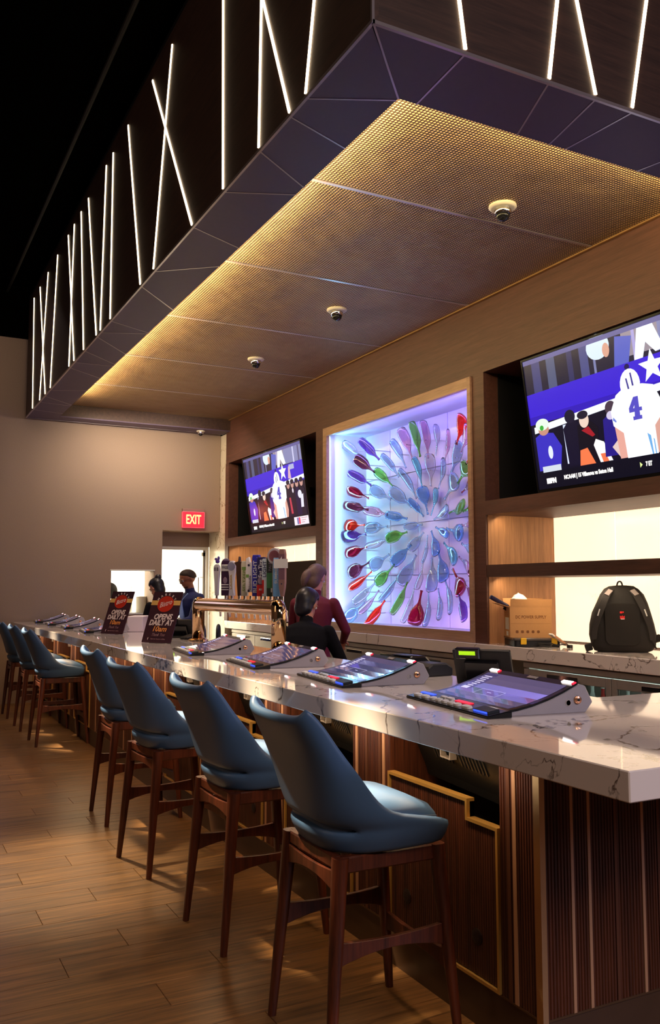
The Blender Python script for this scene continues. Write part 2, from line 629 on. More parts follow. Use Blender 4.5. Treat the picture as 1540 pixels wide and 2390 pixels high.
def mesh_metal(name):
    """gold woven metal: raised bright dots on a darker ground, with a slow waviness"""
    m = bpy.data.materials.new(name)
    m.use_nodes = True
    nt = m.node_tree
    L = nt.links.new
    b = nt.nodes['Principled BSDF']
    b.inputs['Metallic'].default_value = 0.35
    b.inputs['Roughness'].default_value = 0.5
    tc = nt.nodes.new('ShaderNodeTexCoord')
    mp = nt.nodes.new('ShaderNodeMapping')
    k = 2 * math.pi / 0.021
    mp.inputs['Scale'].default_value = (k, k, 0)
    L(tc.outputs['Object'], mp.inputs[0])
    sp = nt.nodes.new('ShaderNodeSeparateXYZ')
    L(mp.outputs[0], sp.inputs[0])

    def M(op, a, c=None):
        n = nt.nodes.new('ShaderNodeMath')
        n.operation = op
        for i, v in enumerate((a, c)):
            if v is None:
                continue
            if isinstance(v, (int, float)):
                n.inputs[i].default_value = v
            else:
                L(v, n.inputs[i])
        return n.outputs[0]
    dots = M('MULTIPLY', M('ADD', M('SINE', sp.outputs[0]), M('SINE', sp.outputs[1])), 0.5)
    cr = nt.nodes.new('ShaderNodeValToRGB')
    cr.color_ramp.elements[0].position = 0.0
    cr.color_ramp.elements[0].color = (*rgb(58, 42, 36), 1)
    cr.color_ramp.elements[1].position = 0.55
    cr.color_ramp.elements[1].color = (*rgb(226, 188, 138), 1)
    L(dots, cr.inputs[0])
    L(cr.outputs[0], b.inputs['Base Color'])
    n = nt.nodes.new('ShaderNodeTexNoise')
    n.inputs['Scale'].default_value = 2.2
    n.inputs['Detail'].default_value = 2
    L(tc.outputs['Object'], n.inputs['Vector'])
    bp = nt.nodes.new('ShaderNodeBump')
    bp.inputs['Strength'].default_value = 0.6
    bp.inputs['Distance'].default_value = 0.12
    L(n.outputs['Fac'], bp.inputs['Height'])
    bp2 = nt.nodes.new('ShaderNodeBump')
    bp2.inputs['Strength'].default_value = 0.5
    bp2.inputs['Distance'].default_value = 0.004
    L(dots, bp2.inputs['Height'])
    L(bp.outputs[0], bp2.inputs['Normal'])
    L(bp2.outputs[0], b.inputs['Normal'])
    return m


M_mesh = mesh_metal('gold mesh ceiling')


def glass(name, c, rough=0.03):
    c = tuple(x ** 0.6 for x in c)
    return mat(name, c, rough, trans=1.0, ior=1.42)


G = {
    'pale blue': glass('pale blue glass', (0.62, 0.80, 1.0)),
    'sky blue': glass('sky blue glass', (0.35, 0.62, 1.0)),
    'teal': glass('teal glass', (0.30, 0.75, 0.85)),
    'clear': glass('clear glass', (0.96, 0.96, 1.0)),
    'pink': glass('pink glass', (1.0, 0.60, 0.74)),
    'red': glass('red glass', (0.95, 0.06, 0.03)),
    'dark red': glass('dark red glass', (0.40, 0.02, 0.05)),
    'purple': glass('purple glass', (0.30, 0.14, 0.52)),
    'green': glass('green glass', (0.28, 0.62, 0.14)),
    'brown': glass('brown glass', (0.26, 0.06, 0.10)),
}

# ================================================================ SETTING
floor = tag(MB().box(-5, -1.5, -0.06, 5.6, 16.5, -0.008).build('floor', M_grout), kind='structure')
# wood look planks laid across the bar, staggered by thirds; single pieces where the photograph sees them
pm = MB().box(-0.5992, -0.0992, -0.008, 0.5992, 0.0992, 0.0).mesh('plank', M_plank, bevel=0.0012)
rest = MB()
npl = 0
for j in range(0, 62):
    y = 1.9 + 0.2 * j + 0.1 - 0.11
    off = (0.726 + (0.284 * (j % 3))) % 1.2
    for i in range(-4, 6):
        x = off + 1.2 * i + 0.6
        if x < -4.4 or x > 4.9:
            continue
        if -0.6 < x < 2.2 and y < 12.3:
            p = obj('plank', pm, floor, (x, y, 0))
            npl += 1
        elif x + 0.6 < 1.93 or True:
            rest.box(x - 0.598, y - 0.0985, -0.0075, x + 0.598, y + 0.0985, -0.0005)
for j in range(-17, 0):
    y = 1.9 + 0.2 * j - 0.01
    for i in range(-4, 5):
        x = (0.726 + 0.284 * (j % 3)) % 1.2 + 1.2 * i
        rest.box(x - 0.598, y - 0.0985, -0.0075, x + 0.598, y + 0.0985, -0.0005)
r = rest.build('planks_beyond', M_plank, floor)
tag(r, kind='stuff')

WY = 12.25      # face of the end wall
DY = 12.72      # plane of the service door, at the back of the opening
wf = MB()
wf.box(-5, WY, 0, 2.915, WY + 0.2, 4.9)                # left of the hatch
wf.box(2.915, WY, 0, 3.52, WY + 0.2, 1.16)             # below the hatch
wf.box(2.915, WY, 1.76, 3.52, WY + 0.2, 4.9)           # above the hatch
wf.box(3.52, WY, 0, 3.64, WY + 0.47, 4.9)              # pier between hatch and door
wf.box(3.64, WY, 2.352, 4.51, WY + 0.47, 4.9)          # over the door
wf.box(3.64, DY - 0.02, 2.14, 4.51, DY + 0.1, 2.352)   # head above the door leaf
wf.box(4.72, WY, 0, 5.6, WY + 0.2, 4.9)
wf.build('wall_far', M_wallpaper)
tag(bpy.data.objects['wall_far'], kind='structure')
up = MB().box(-5, WY - 0.005, 4.9, 5.6, WY + 0.2, 5.62).build('trim_1', M_ceil)
tag(up, kind='structure')
tag(MB().box(-5, -1.5, 5.62, 5.6, 16.5, 5.7).build('ceiling', M_ceil), kind='structure')
tag(MB().box(-5.1, -1.5, -0.06, -5.0, 12.25, 5.62).build('wall_left', M_wallpaper), kind='structure')
tag(MB().box(5.42, -1.5, -0.06, 5.6, WY, 5.62).build('wall_right', M_veneer), kind='structure')
# one pipe of the open ceiling, nearly lost in the dark
cg = tag(MB().tube([(1.42, 0.5, 5.52), (1.42, 12.2, 5.52)], 0.02, 8).build('trim_2', mat('black painted steel', (0.004, 0.003, 0.002), 0.7)), kind='structure')

# service room seen through hatch and door
sr = MB()
sr.box(1.6, 16.3, 0, 5.6, 16.4, 3.1)
sr.box(1.5, WY + 0.2, 0, 1.6, 16.4, 3.1)
sr.box(5.45, WY + 0.2, 0, 5.55, 16.4, 3.1)
tag(sr.build('wall_back_room', M_roomwhite), kind='structure')
tag(MB().box(1.5, WY + 0.2, 3.1, 5.6, 16.4, 3.2).build('ceiling_back_room', M_roomwhite), kind='structure')
tag(MB().box(1.5, WY + 0.21, -0.007, 5.4, 16.3, -0.002).build('floor_back_room', mat('pale room floor', (0.6, 0.55, 0.45), 0.5)), kind='structure')
lp = tag(MB().build('trim_3', M_white), kind='structure')
MB().box(2.6, 13.6, 3.07, 4.9, 15.6, 3.1).build('ceiling_panel', mat('lit ceiling panel', (1, 1, 1), 0.5, emit=(1, 0.96, 0.86), es=5.0), lp)

# glazed service door standing open at the right of the doorway, with its pull handle
dr = tag(MB().build('door_1', M_white), kind='structure')
M_doorglass = mat('clear door glass', (0.9, 0.95, 0.93), 0.02, trans=1.0, ior=1.05)
MB().box(3.645, DY - 0.03, 0, 3.69, DY + 0.05, 2.14).box(4.46, DY - 0.03, 0, 4.505, DY + 0.05, 2.14).box(3.69, DY - 0.03, 2.09, 4.46, DY + 0.05, 2.14).build(
    'door_frame', mat('white door frame', (0.78, 0.76, 0.72), 0.4), dr, bevel=0.004)
dl = MB().obox((4.445, 13.12, 1.05), (0, 1, 0), (1, 0, 0), (0, 0, 1), 0.78, 0.012, 2.06).build('door_leaf', M_doorglass, dr)
MB().tube([(4.43, 12.78, 1.0), (4.37, 12.78, 1.0), (4.37, 12.78, 1.68), (4.43, 12.78, 1.68)], 0.014, 8).build('door_handle', M_chrome, dl)
MB().box(4.4, 12.735, 2.0, 4.46, 12.82, 2.06).build('door_closer', M_chrome, dl)
MB().box(4.425, 12.735, 0.02, 4.465, 12.765, 2.09).build('edge_stile', M_steel, dl)

# hatch reveal
wn = tag(MB().build('window_1', M_white), kind='structure')
MB().box(2.90, WY - 0.012, 1.76, 3.535, WY + 0.2, 1.775).box(2.90, WY - 0.012, 1.145, 3.535, WY + 0.24, 1.16).build('window_frame', MATS['white door frame'], wn)

# marble end pier where the end wall meets the back bar
tag(MB().box(4.515, 12.0, 0, 4.72, WY + 0.47, 3.79).build('trim_4', M_column, bevel=0.004), kind='structure')

# ================================================================ CANOPY
CX0, CY0, CY1, CZ, CZ2 = 1.695, 2.89, 12.12, 3.79, 5.42
IX, IY, IY1, MZ = 2.08, 3.31, 11.82, 3.96
CXE = 4.50
canopy = thing('bar_canopy', 'long dark wood canopy over the bar with slanted glowing light lines and gold mesh underside', 'canopy', (0, 0, 0))
MB().box(CX0, CY0, CZ + 0.012, CX0 + 0.03, CY1, CZ2).build('side_fascia', M_fascia, canopy)
MB().box(CX0 + 0.03, CY0, CZ + 0.012, 5.4, CY0 + 0.03, CZ2).build('front_fascia', M_fascia_x, canopy)
MB().box(CX0 + 0.03, CY1 - 0.03, CZ + 0.012, CXE, CY1, CZ2).build('end_fascia', M_fascia_x, canopy)
MB().box(CX0, CY0, CZ2, 5.4, CY1, CZ2 + 0.04).build('top_board', M_black, canopy)
MB().box(IX - 0.02, IY - 0.02, CZ + 0.012, IX, IY1 + 0.02, MZ + 0.02).box(IX, IY - 0.02, CZ + 0.012, 5.4, IY, MZ + 0.02).box(
    IX, IY1, CZ + 0.012, CXE, IY1 + 0.02, MZ + 0.02).build('inner_lip', M_fascia, canopy)
# metal edge line round the lower arris
MB().box(CX0 - 0.004, CY0 - 0.004, CZ - 0.002, CX0 + 0.010, CY1, CZ + 0.014).box(CX0, CY0 - 0.004, CZ - 0.002, 5.4, CY0 + 0.010, CZ + 0.014).build('edge_trim', M_inlay, canopy)
MB().box(CX0 - 0.004, CY0 - 0.004, CZ + 0.014, CX0 + 0.008, CY0 + 0.008, CZ2).build('corner_trim', M_inlay, canopy)
MB().box(CX0, CY1 - 0.012, CZ - 0.002, CXE, CY1 + 0.003, CZ + 0.014).build('edge_trim', M_inlay, canopy)
# soffit boards between the folded inlay lines (outer Y, inner Y)
side = [(CY0, IY), (3.505, 3.325), (3.685, 3.832), (4.066, 4.329), (4.594, 4.433), (5.15, 5.333), (6.02, 5.707), (6.375, 6.805), (7.34, 7.532),
        (7.715, 7.56), (7.87, 8.337), (8.40, 8.771), (8.88, 8.849), (9.12, 9.437), (10.28, 10.1), (10.627, 10.994), (11.0, 11.05), (11.5, 11.6), (CY1, IY1)]
front = [(CX0, IX), (2.155, 2.181), (2.622, 2.786), (2.906, 2.995), (3.143, 3.104), (3.72, 3.62), (4.2, 4.3), (4.9, 4.8), (5.4, 5.4)]


def slab_poly(parent, name, m, pts, z0, z1):
    MB().prism(pts, lambda a, b: (a, b, z0), lambda a, b: (a, b, z1)).build(name, m, parent)


for (a, b), (c, d) in zip(side, side[1:]):
    slab_poly(canopy, 'soffit_board', M_soffit, [(CX0 + 0.01, a), (IX, b), (IX, d), (CX0 + 0.01, c)], CZ, CZ + 0.012)
for (a, b), (c, d) in zip(front, front[1:]):
    slab_poly(canopy, 'soffit_board', M_soffit, [(a, CY0 + 0.01), (c, CY0 + 0.01), (d, IY), (b, IY)], CZ, CZ + 0.012)
slab_poly(canopy, 'soffit_board', M_soffit, [(CX0, CY1), (IX, IY1), (CXE, IY1), (CXE, CY1)], CZ, CZ + 0.012)


def inlay(p, q, wd=0.009):
    p, q = Vector((*p, CZ)), Vector((*q, CZ))
    t = (q - p).normalized()
    MB().obox((p + q) / 2, t, Vector((-t.y, t.x, 0)), (0, 0, 1), (q - p).length, wd, 0.004).build('nickel_inlay', M_inlay, canopy)


for k, (a, b) in enumerate(side[:-1]):
    inlay((CX0 + 0.005, a), (IX, b))
for a, b in front[1:-1]:
    inlay((a, CY0 + 0.005), (b, IY))
# light lines on the fascias: Y (or X) at the top and at the foot
ZT, ZB = 5.31, CZ + 0.022
for a, b in ((3.176, 3.505), (4.33, 3.685), (4.03, 4.07), (4.645, 4.602), (6.151, 5.165), (5.659, 6.036), (6.867, 6.39), (7.378, 7.355), (7.636, 7.728), (8.385, 7.89),
             (8.726, 8.44), (9.068, 9.16), (9.393, 8.90), (10.013, 10.26), (10.632, 11.0), (11.221, 10.60), (11.688, 11.54)):
    p, q = Vector((CX0 - 0.003, b, ZB)), Vector((CX0 - 0.003, a, ZT))
    t = (q - p).normalized()
    MB().obox((p + q) / 2, t, (1, 0, 0), t.cross(Vector((1, 0, 0))), (q - p).length, 0.008, 0.016).build('light_line', M_led, canopy)
for a, b in ((1.955, 2.155), (2.847, 2.622), (2.55, 2.904), (3.45, 3.14), (3.9, 3.72), (4.0, 4.3), (5.0, 4.8)):
    p, q = Vector((b, CY0 - 0.003, ZB)), Vector((a, CY0 - 0.003, ZT))
    t = (q - p).normalized()
    MB().obox((p + q) / 2, t, (0, 1, 0), t.cross(Vector((0, 1, 0))), (q - p).length, 0.008, 0.016).build('light_line', M_led, canopy)
# gold mesh bays and the bars between them
seams = [IY, 4.53, 6.0, 7.462, 8.962, 10.415, IY1]
for a, b in zip(seams, seams[1:]):
    MB().box(IX, a + 0.015, MZ, CXE, b - 0.015, MZ + 0.012).build('mesh_panel', M_mesh, canopy)
for y in seams[1:-1]:
    MB().box(IX, y - 0.013, MZ - 0.005, CXE, y + 0.013, MZ + 0.02).build('seam_bar', M_inlay, canopy)
MB().box(CXE - 0.03, IY, MZ - 0.012, CXE - 0.004, IY1, MZ + 0.001).build('edge_bead', mat('brass bead', rgb(170, 130, 86), 0.4, 0.6), canopy)
MB().box(IX + 0.002, IY + 0.05, MZ - 0.11, IX + 0.014, IY1 - 0.05, MZ - 0.09).box(IX + 0.05, IY + 0.002, MZ - 0.11, CXE, IY + 0.014, MZ - 0.09).build('cove_strip', M_cove, canopy)

# dome cameras under the mesh and one small one under the far lip
def dome(loc, label, s=1.0):
    t = thing('dome_camera', label, 'camera', loc, group='security dome cameras under the canopy')
    MB().lathe([(0.088 * s, 0), (0.09 * s, -0.012 * s), (0.082 * s, -0.02 * s), (0.07 * s, -0.022 * s)], n=28).build('base_ring', mat('warm white housing', (0.75, 0.68, 0.55), 0.3), t, smooth=True)
    MB().lathe([(0.055 * s, -0.02 * s), (0.056 * s, -0.05 * s), (0.05 * s, -0.058 * s)], n=24).build('collar', M_chrome, t, smooth=True)
    MB().lathe([(0.046 * s, -0.056 * s), (0.044 * s, -0.075 * s), (0.034 * s, -0.092 * s), (0.018 * s, -0.102 * s), (0.001, -0.105 * s)], n=22).build('dome', M_blackgloss, t, smooth='all')


dome((3.482, 4.292, MZ), 'security dome camera on the first mesh bay, biggest of the four')
dome((3.511, 6.629, MZ), 'security dome camera on the third mesh bay, left of the big screen')
dome((3.514, 8.487, MZ), 'security dome camera on the fourth mesh bay, small and distant', 1.0)
dome((4.10, 11.97, CZ), 'tiny black dome camera under the far lip of the canopy', 0.7)

# ================================================================ BACK BAR
WX, NX, BX = 4.50, 5.23, 5.02          # veneer face, lower niche back, TV and art niche back
BZ = 1.05
unit = thing('back_bar_unit', 'walnut back bar wall with screen niches, lit shelves and posts', 'cabinet', (0, 0, 0))
MB().box(WX, 1.2, 3.335, 5.4, 11.98, 4.25).build('header_panel', M_veneer, unit)
for y0, y1 in ((5.842, 6.005), (8.805, 9.02), (11.868, 11.995), (2.75, 2.93)):
    MB().box(WX, y0, BZ, 5.41, y1, 3.335).build('post', M_veneer, unit)
for y0, y1 in ((2.93, 5.842), (9.02, 11.868)):
    MB().box(WX, y0, 2.118, NX + 0.1, y1, 2.236).build('shelf', M_veneer, unit)
    MB().box(BX + 0.1, y0, 2.236, 5.40, y1, 3.335).build('niche_back', M_black, unit)
    # upright veneer linings below the screens, black linings beside them
    for ya, yb in ((y1 - 0.006, y1), (y0, y0 + 0.006)):
        MB().box(WX + 0.02, ya, BZ, NX, yb, 2.118).build('side_lining', M_veneer_v, unit)
        MB().box(WX + 0.15, ya, 2.236, BX + 0.1, yb, 3.335).build('niche_lining', M_black, unit)
MB().box(WX, 2.93, 1.60, NX - 0.02, 5.836, 1.70).build('shelf', wood('dark walnut shelf', rgb(58, 34, 24), rgb(84, 52, 38), 'y', rough=0.5, stretch=18, vary=0.03), unit)
# backlit stone panels
ys = [5.836, 5.12, 4.40, 3.68, 2.936]
for a, b in zip(ys[1:], ys):
    for z0, z1 in ((BZ + 0.012, 1.61), (1.69, 2.118)):
        MB().box(NX, a + 0.004, z0, NX + 0.02, b - 0.004, z1).build('backlit_panel', M_onyx, unit)
ys = [11.862, 11.15, 10.72, 10.0, 9.026]
for a, b in zip(ys[1:], ys):
    MB().box(NX, a + 0.004, BZ + 0.012, NX + 0.02, b - 0.004, 2.118).build('backlit_panel', M_onyx, unit)
# dark panel under the lit strip of the far niche
MB().box(NX - 0.25, 9.03, BZ, NX - 0.2, 11.3, 1.87).build('dark_panel', mat('dark brown laminate', rgb(30, 19, 15), 0.9, spec=0.1), unit)

# lit art niche: lining, framed opening
art = thing('art_niche', 'large lit display box of white tile inside a pale wood frame, glowing violet', 'display', (0, 0, 0))
AY0, AY1, AZ0, AZ1 = 6.054, 8.716, 1.142, 3.236
M_frame = wood('pale wood frame', rgb(160, 122, 98), rgb(190, 150, 124), 'y', rough=0.45, stretch=18, vary=0.03, bump=0.05)
FX = WX - 0.02
MB().box(FX, AY1, AZ0 - 0.09, WX + 0.02, AY1 + 0.088, AZ1 + 0.095).build('frame_stile', M_frame, art)
MB().box(FX, AY0 - 0.046, AZ0 - 0.09, WX + 0.02, AY0, AZ1 + 0.095).build('frame_stile', M_frame, art)
MB().box(FX, AY0, AZ1, WX + 0.02, AY1, AZ1 + 0.095).build('frame_rail', M_frame, art)
MB().box(FX, AY0, AZ0 - 0.09, WX + 0.02, AY1, AZ0).build('frame_rail', M_frame, art)
MB().box(WX + 0.02, AY0 - 0.05, AZ0 - 0.02, BX, AY0 - 0.03, AZ1 + 0.05).box(WX + 0.02, AY1 + 0.03, AZ0 - 0.02, BX, AY1 + 0.05, AZ1 + 0.05).box(
    WX + 0.02, AY0 - 0.03, AZ0 - 0.04, BX, AY1 + 0.03, AZ0 - 0.02).box(WX + 0.02, AY0 - 0.03, AZ1 + 0.03, BX, AY1 + 0.03, AZ1 + 0.05).build('niche_lining', M_artback, art)
ty = [AY0 - 0.05 + k * (AY1 - AY0 + 0.1) / 5 for k in range(6)]
tz = [AZ0 - 0.04 + k * (AZ1 - AZ0 + 0.09) / 4 for k in range(5)]
tile = MB().box(0, 0.004, 0.004, 0.02, ty[1] - ty[0] - 0.004, tz[1] - tz[0] - 0.004).mesh('tile', M_artback, bevel=0.004)
for a in ty[:-1]:
    for b in tz[:-1]:
        obj('tile', tile, art, (BX, a, b))
MB().box(BX + 0.022, AY0 - 0.05, AZ0 - 0.04, BX + 0.03, AY1 + 0.05, AZ1 + 0.05).build('backing', M_artback, art)
M_ledv = mat('violet light line', (0.7, 0.6, 1), 0.5, emit=(0.55, 0.45, 1.0), es=5.0)
M_ledc = mat('ice blue light line', (0.7, 0.9, 1), 0.5, emit=(0.45, 0.85, 1.0), es=5.0)
MB().box(WX + 0.022, AY1 + 0.016, AZ0, WX + 0.036, AY1 + 0.028, AZ1).build('light_strip', M_ledc, art)
MB().box(WX + 0.022, AY0 - 0.028, AZ0, WX + 0.036, AY0 - 0.014, AZ1).build('light_strip', M_ledv, art)

# back counter and its stainless units
bc = MB().box(4.45, 1.2, 0.948, NX + 0.1, 11.86, BZ)
bc = bc.build('back_counter', M_slab, bevel=0.004)
tag(bc, 'quartz counter running along the back bar under the glass art', 'counter')
plinth = MB().box(4.62, 1.2, 0, 5.2, 11.86, 0.1).build('trim_5', M_black)
tag(plinth, kind='structure')


def fridge(y0, y1, label, glassy):
    t = thing('undercounter_refrigerator', label, 'refrigerator', (4.47, (y0 + y1) / 2, 0.1), group='stainless units under the back counter')
    h = (y1 - y0) / 2
    M_dark = M_black
    if glassy:
        MB().box(0.03, -h, 0, 0.05 + 0.6, -h + 0.03, 0.84).box(0.03, h - 0.03, 0, 0.65, h, 0.84).box(0.63, -h, 0, 0.65, h, 0.84).box(
            0.03, -h + 0.03, 0.81, 0.63, h - 0.03, 0.84).box(0.03, -h + 0.03, 0, 0.63, h - 0.03, 0.03).build('body', M_steel, t)
        MB().box(0.06, -h + 0.05, 0.465, 0.6, h - 0.05, 0.475).build('shelf', M_chrome, t)
        MB().box(0.1, -h + 0.05, 0.795, 0.12, h - 0.05, 0.808).build('lamp', mat('cold cabinet light', (1, 1, 1), 0.5, emit=(0.75, 1.0, 0.9), es=7.0), t)
    else:
        MB().box(0.03, -h, 0, 0.65, h, 0.84).build('body', M_steel, t)
    MB().box(-0.005, -h + 0.004, 0.80, 0.03, h - 0.004, 0.84).build('control_panel', M_steel, t, bevel=0.003)
    for a, b in ((-h + 0.004, -0.003), (0.003, h - 0.004)):
        m = MB()
        if glassy:
            m.box(0, a, 0.03, 0.03, a + 0.05, 0.79).box(0, b - 0.05, 0.03, 0.03, b, 0.79).box(0, a + 0.05, 0.03, 0.03, b - 0.05, 0.10).box(0, a + 0.05, 0.725, 0.03, b - 0.05, 0.79)
        else:
            m.box(0, a, 0.03, 0.03, b, 0.79)
        d = m.build('door', M_steel, t, bevel=0.003)
        if glassy:
            MB().box(0.01, a + 0.05, 0.10, 0.016, b - 0.05, 0.725).build('pane', mat('cabinet glass', (0.9, 0.97, 0.95), 0.02, trans=1.0, ior=1.03), d)
        c = (a + b) / 2
        MB().box(-0.03, c - 0.16, 0.738, -0.018, c + 0.16, 0.775).box(-0.02, c - 0.15, 0.745, 0.0, c - 0.13, 0.765).box(-0.02, c + 0.13, 0.745, 0.0, c + 0.15, 0.765).build('handle', M_chrome, d, bevel=0.004)


fridge(3.55, 5.36, 'stainless glass door drinks refrigerator below the black backpack', True)
fridge(1.7, 3.53, 'stainless refrigerator right of the one with the lit glass door', False)
fridge(5.56, 6.95, 'stainless refrigerator behind the black point of sale terminal', False)
fridge(6.97, 8.36, 'stainless refrigerator under the dark end of the glass art', False)
fridge(8.38, 9.9, 'stainless refrigerator beneath the bartender in burgundy', False)
fridge(9.92, 11.6, 'stainless refrigerator glimpsed through the beer tower', False)
MB().box(5.3, 5.38, 0.1, 5.31, 5.54, 0.94).build('lit_gap_panel', M_onyx, unit)
# bottles in the cold cabinet
ordn = ['first', 'second', 'third', 'fourth', 'fifth']
cnt = {}
for k in range(14):
    y = 5.24 - k * 0.115 + random.uniform(-0.01, 0.01)
    x = 4.66 + random.uniform(-0.01, 0.03)
    c = ('green', 'white', 'red')[k % 3]
    m = {'green': mat('green bottle', (0.05, 0.35, 0.06), 0.15), 'white': mat('white bottle', (0.8, 0.82, 0.8), 0.3), 'red': mat('red bottle', (0.6, 0.05, 0.05), 0.2)}[c]
    n = cnt[c] = cnt.get(c, 0) + 1
    b = thing('drink_bottle', '%s %s drink bottle from the terminal side, in the lit glass door refrigerator' % (ordn[n - 1], c), 'bottle', (x - 0.06, y, 0.575), group='bottles in the cold cabinet')
    MB().lathe([(0.026, 0), (0.03, 0.01), (0.03, 0.13), (0.012, 0.19), (0.012, 0.235)], n=12).build('body', m, b, smooth=True)
    MB().lathe([(0.0135, 0.225), (0.0135, 0.245), (0.0, 0.246)], n=10).build('cap', M_white, b, smooth=True)

# ================================================================ GLASS ART
def bottle_mesh(kind, material):
    """flattened blown bottle, neck towards +x, length 0.30"""
    prof = {
        0: [(0.001, -0.165), (0.040, -0.162), (0.062, -0.148), (0.070, -0.11), (0.070, -0.06), (0.062, -0.01), (0.040, 0.03), (0.018, 0.065), (0.012, 0.10), (0.012, 0.145), (0.017, 0.155), (0.001, 0.158)],
        1: [(0.001, -0.175), (0.030, -0.172), (0.046, -0.16), (0.052, -0.11), (0.055, -0.04), (0.050, 0.02), (0.028, 0.06), (0.014, 0.09), (0.011, 0.13), (0.016, 0.158), (0.001, 0.16)],
        2: [(0.001, -0.155), (0.050, -0.15), (0.076, -0.13), (0.084, -0.085), (0.074, -0.03), (0.045, 0.01), (0.020, 0.04), (0.012, 0.08), (0.012, 0.135), (0.018, 0.152), (0.001, 0.155)],
    }[kind]
    m = MB()
    rings = []
    n = 18
    for i, (r, x) in enumerate(prof):
        ring = []
        bow = 0.012 * math.sin((x + 0.15) / 0.3 * math.pi * 1.3)
        for k in range(n):
            a = 2 * math.pi * k / n
            fl = 0.42 if r > 0.02 else 0.42 + 0.58 * max(0, 1 - r / 0.02)
            ring.append((x, r * math.cos(a), r * math.sin(a) * fl + bow))
        rings.append(ring)
    m.loft(rings)
    me = m.mesh('glass_body', material, smooth='all')
    # hollow: the same surface again, drawn in and turned inside out
    bm = bmesh.new()
    bm.from_mesh(me)
    d = bmesh.ops.duplicate(bm, geom=bm.faces[:])
    fs = [g for g in d['geom'] if isinstance(g, bmesh.types.BMFace)]
    vs_ = [g for g in d['geom'] if isinstance(g, bmesh.types.BMVert)]
    for v in vs_:
        v.co = v.co - v.normal * 0.0035 if abs(v.co.x) < 0.14 else Vector((v.co.x * 0.97, v.co.y * 0.8, v.co.z * 0.8))
    bmesh.ops.reverse_faces(bm, faces=fs)
    bm.to_mesh(me)
    bm.free()
    return me


BM = {}
AC = Vector((0, 7.385, 2.165))
peg_m = MB().tube([(0, 0, 0), (0, 0, -1)], 0.006, 6).mesh('mounting_peg', M_chrome)
rings_spec = [(0.25, 9, 'innermost ring', 4.955), (0.54, 16, 'second ring', 4.92), (0.86, 29, 'third ring', 4.86), (1.17, 44, 'outer ring', 4.76), (1.46, 48, 'corner ring', 4.74)]
pal = [['sky blue', 'pale blue', 'pale blue', 'sky blue', 'teal'],
       ['pale blue', 'sky blue', 'clear', 'green', 'pale blue', 'teal'],
       ['pale blue', 'clear', 'green', 'pale blue', 'pink', 'dark red', 'pale blue'],
       ['red', 'purple', 'red', 'pink', 'brown', 'red', 'clear', 'dark red'],
       ['pink', 'red', 'purple', 'clear', 'dark red', 'pale blue']]
nb = 0
used = set()
rb = random.Random(21)
for ri, (rad, cnt, rname, bx) in enumerate(rings_spec):
    for k in range(cnt):
        a = 2 * math.pi * (k + 0.5 * (ri % 2)) / cnt + rb.uniform(-0.03, 0.03)
        rr = rad + rb.uniform(-0.02, 0.02)
        dy, dz = math.cos(a) * rr, math.sin(a) * rr
        if abs(dy) > 1.20 or abs(dz) > 0.92:
            continue
        # a whole bottle must clear the lining
        if abs(dy) + 0.15 * abs(math.cos(a)) > 1.34 or abs(dz) + 0.15 * abs(math.sin(a)) > 1.05:
            continue
        col = pal[ri][(k * 3 + rb.randrange(3)) % len(pal[ri])]
        kind = (0, 1, 1, 2, 0)[rb.randrange(5)]
        key = (kind, col)
        if key not in BM:
            BM[key] = bottle_mesh(kind, G[col])
        # dial position as seen from the room: +y points left
        hour = ((math.degrees(math.atan2(-dy, dz)) % 360) / 30.0)
        q = int(round(hour * 4)) % 48
        while (rname, q) in used:
            q = (q + 1) % 48
        used.add((rname, q))
        hn = ['twelve', 'one', 'two', 'three', 'four', 'five', 'six', 'seven', 'eight', 'nine', 'ten', 'eleven']
        pos = (hn[q // 4] + ' o\'clock', 'quarter past ' + hn[q // 4], 'half past ' + hn[q // 4], 'quarter to ' + hn[(q // 4 + 1) % 12])[q % 4]
        t = thing('glass_bottle', '%s glass bottle in the %s of the lit display, at %s' % (col, rname, pos), 'bottle', (bx, AC.y + dy, AC.z + dz), group='blown glass bottles in the art niche')
        g = obj('glass_body', BM[key], t)
        # neck points to the centre, tail leans out to the room for the outer rings
        ax = Vector((0.16 + 0.06 * ri, -dy / rr, -dz / rr)).normalized()
        ay = Vector((1, 0, 0)).cross(ax).normalized()
        az = ax.cross(ay)
        tw = rb.uniform(-0.5, 0.5)
        R = Matrix((ax, ay, az)).transposed() @ Matrix.Rotation(tw, 3, 'X')
        sc = 1.04 + rb.uniform(-0.06, 0.1) - (0.16 if ri == 0 else 0)
        g.rotation_euler = R.to_euler()
        g.scale = (sc * 1.04, sc * 0.94, sc * 0.94)
        p = obj('mounting_peg', peg_m, t)
        p.rotation_euler = (0, math.radians(-90), 0)
        p.scale = (1, 1, BX - bx - 0.0)
        nb += 1

# ================================================================ SCREENS
M_pic = vcol_mat('screen picture', 1.15)


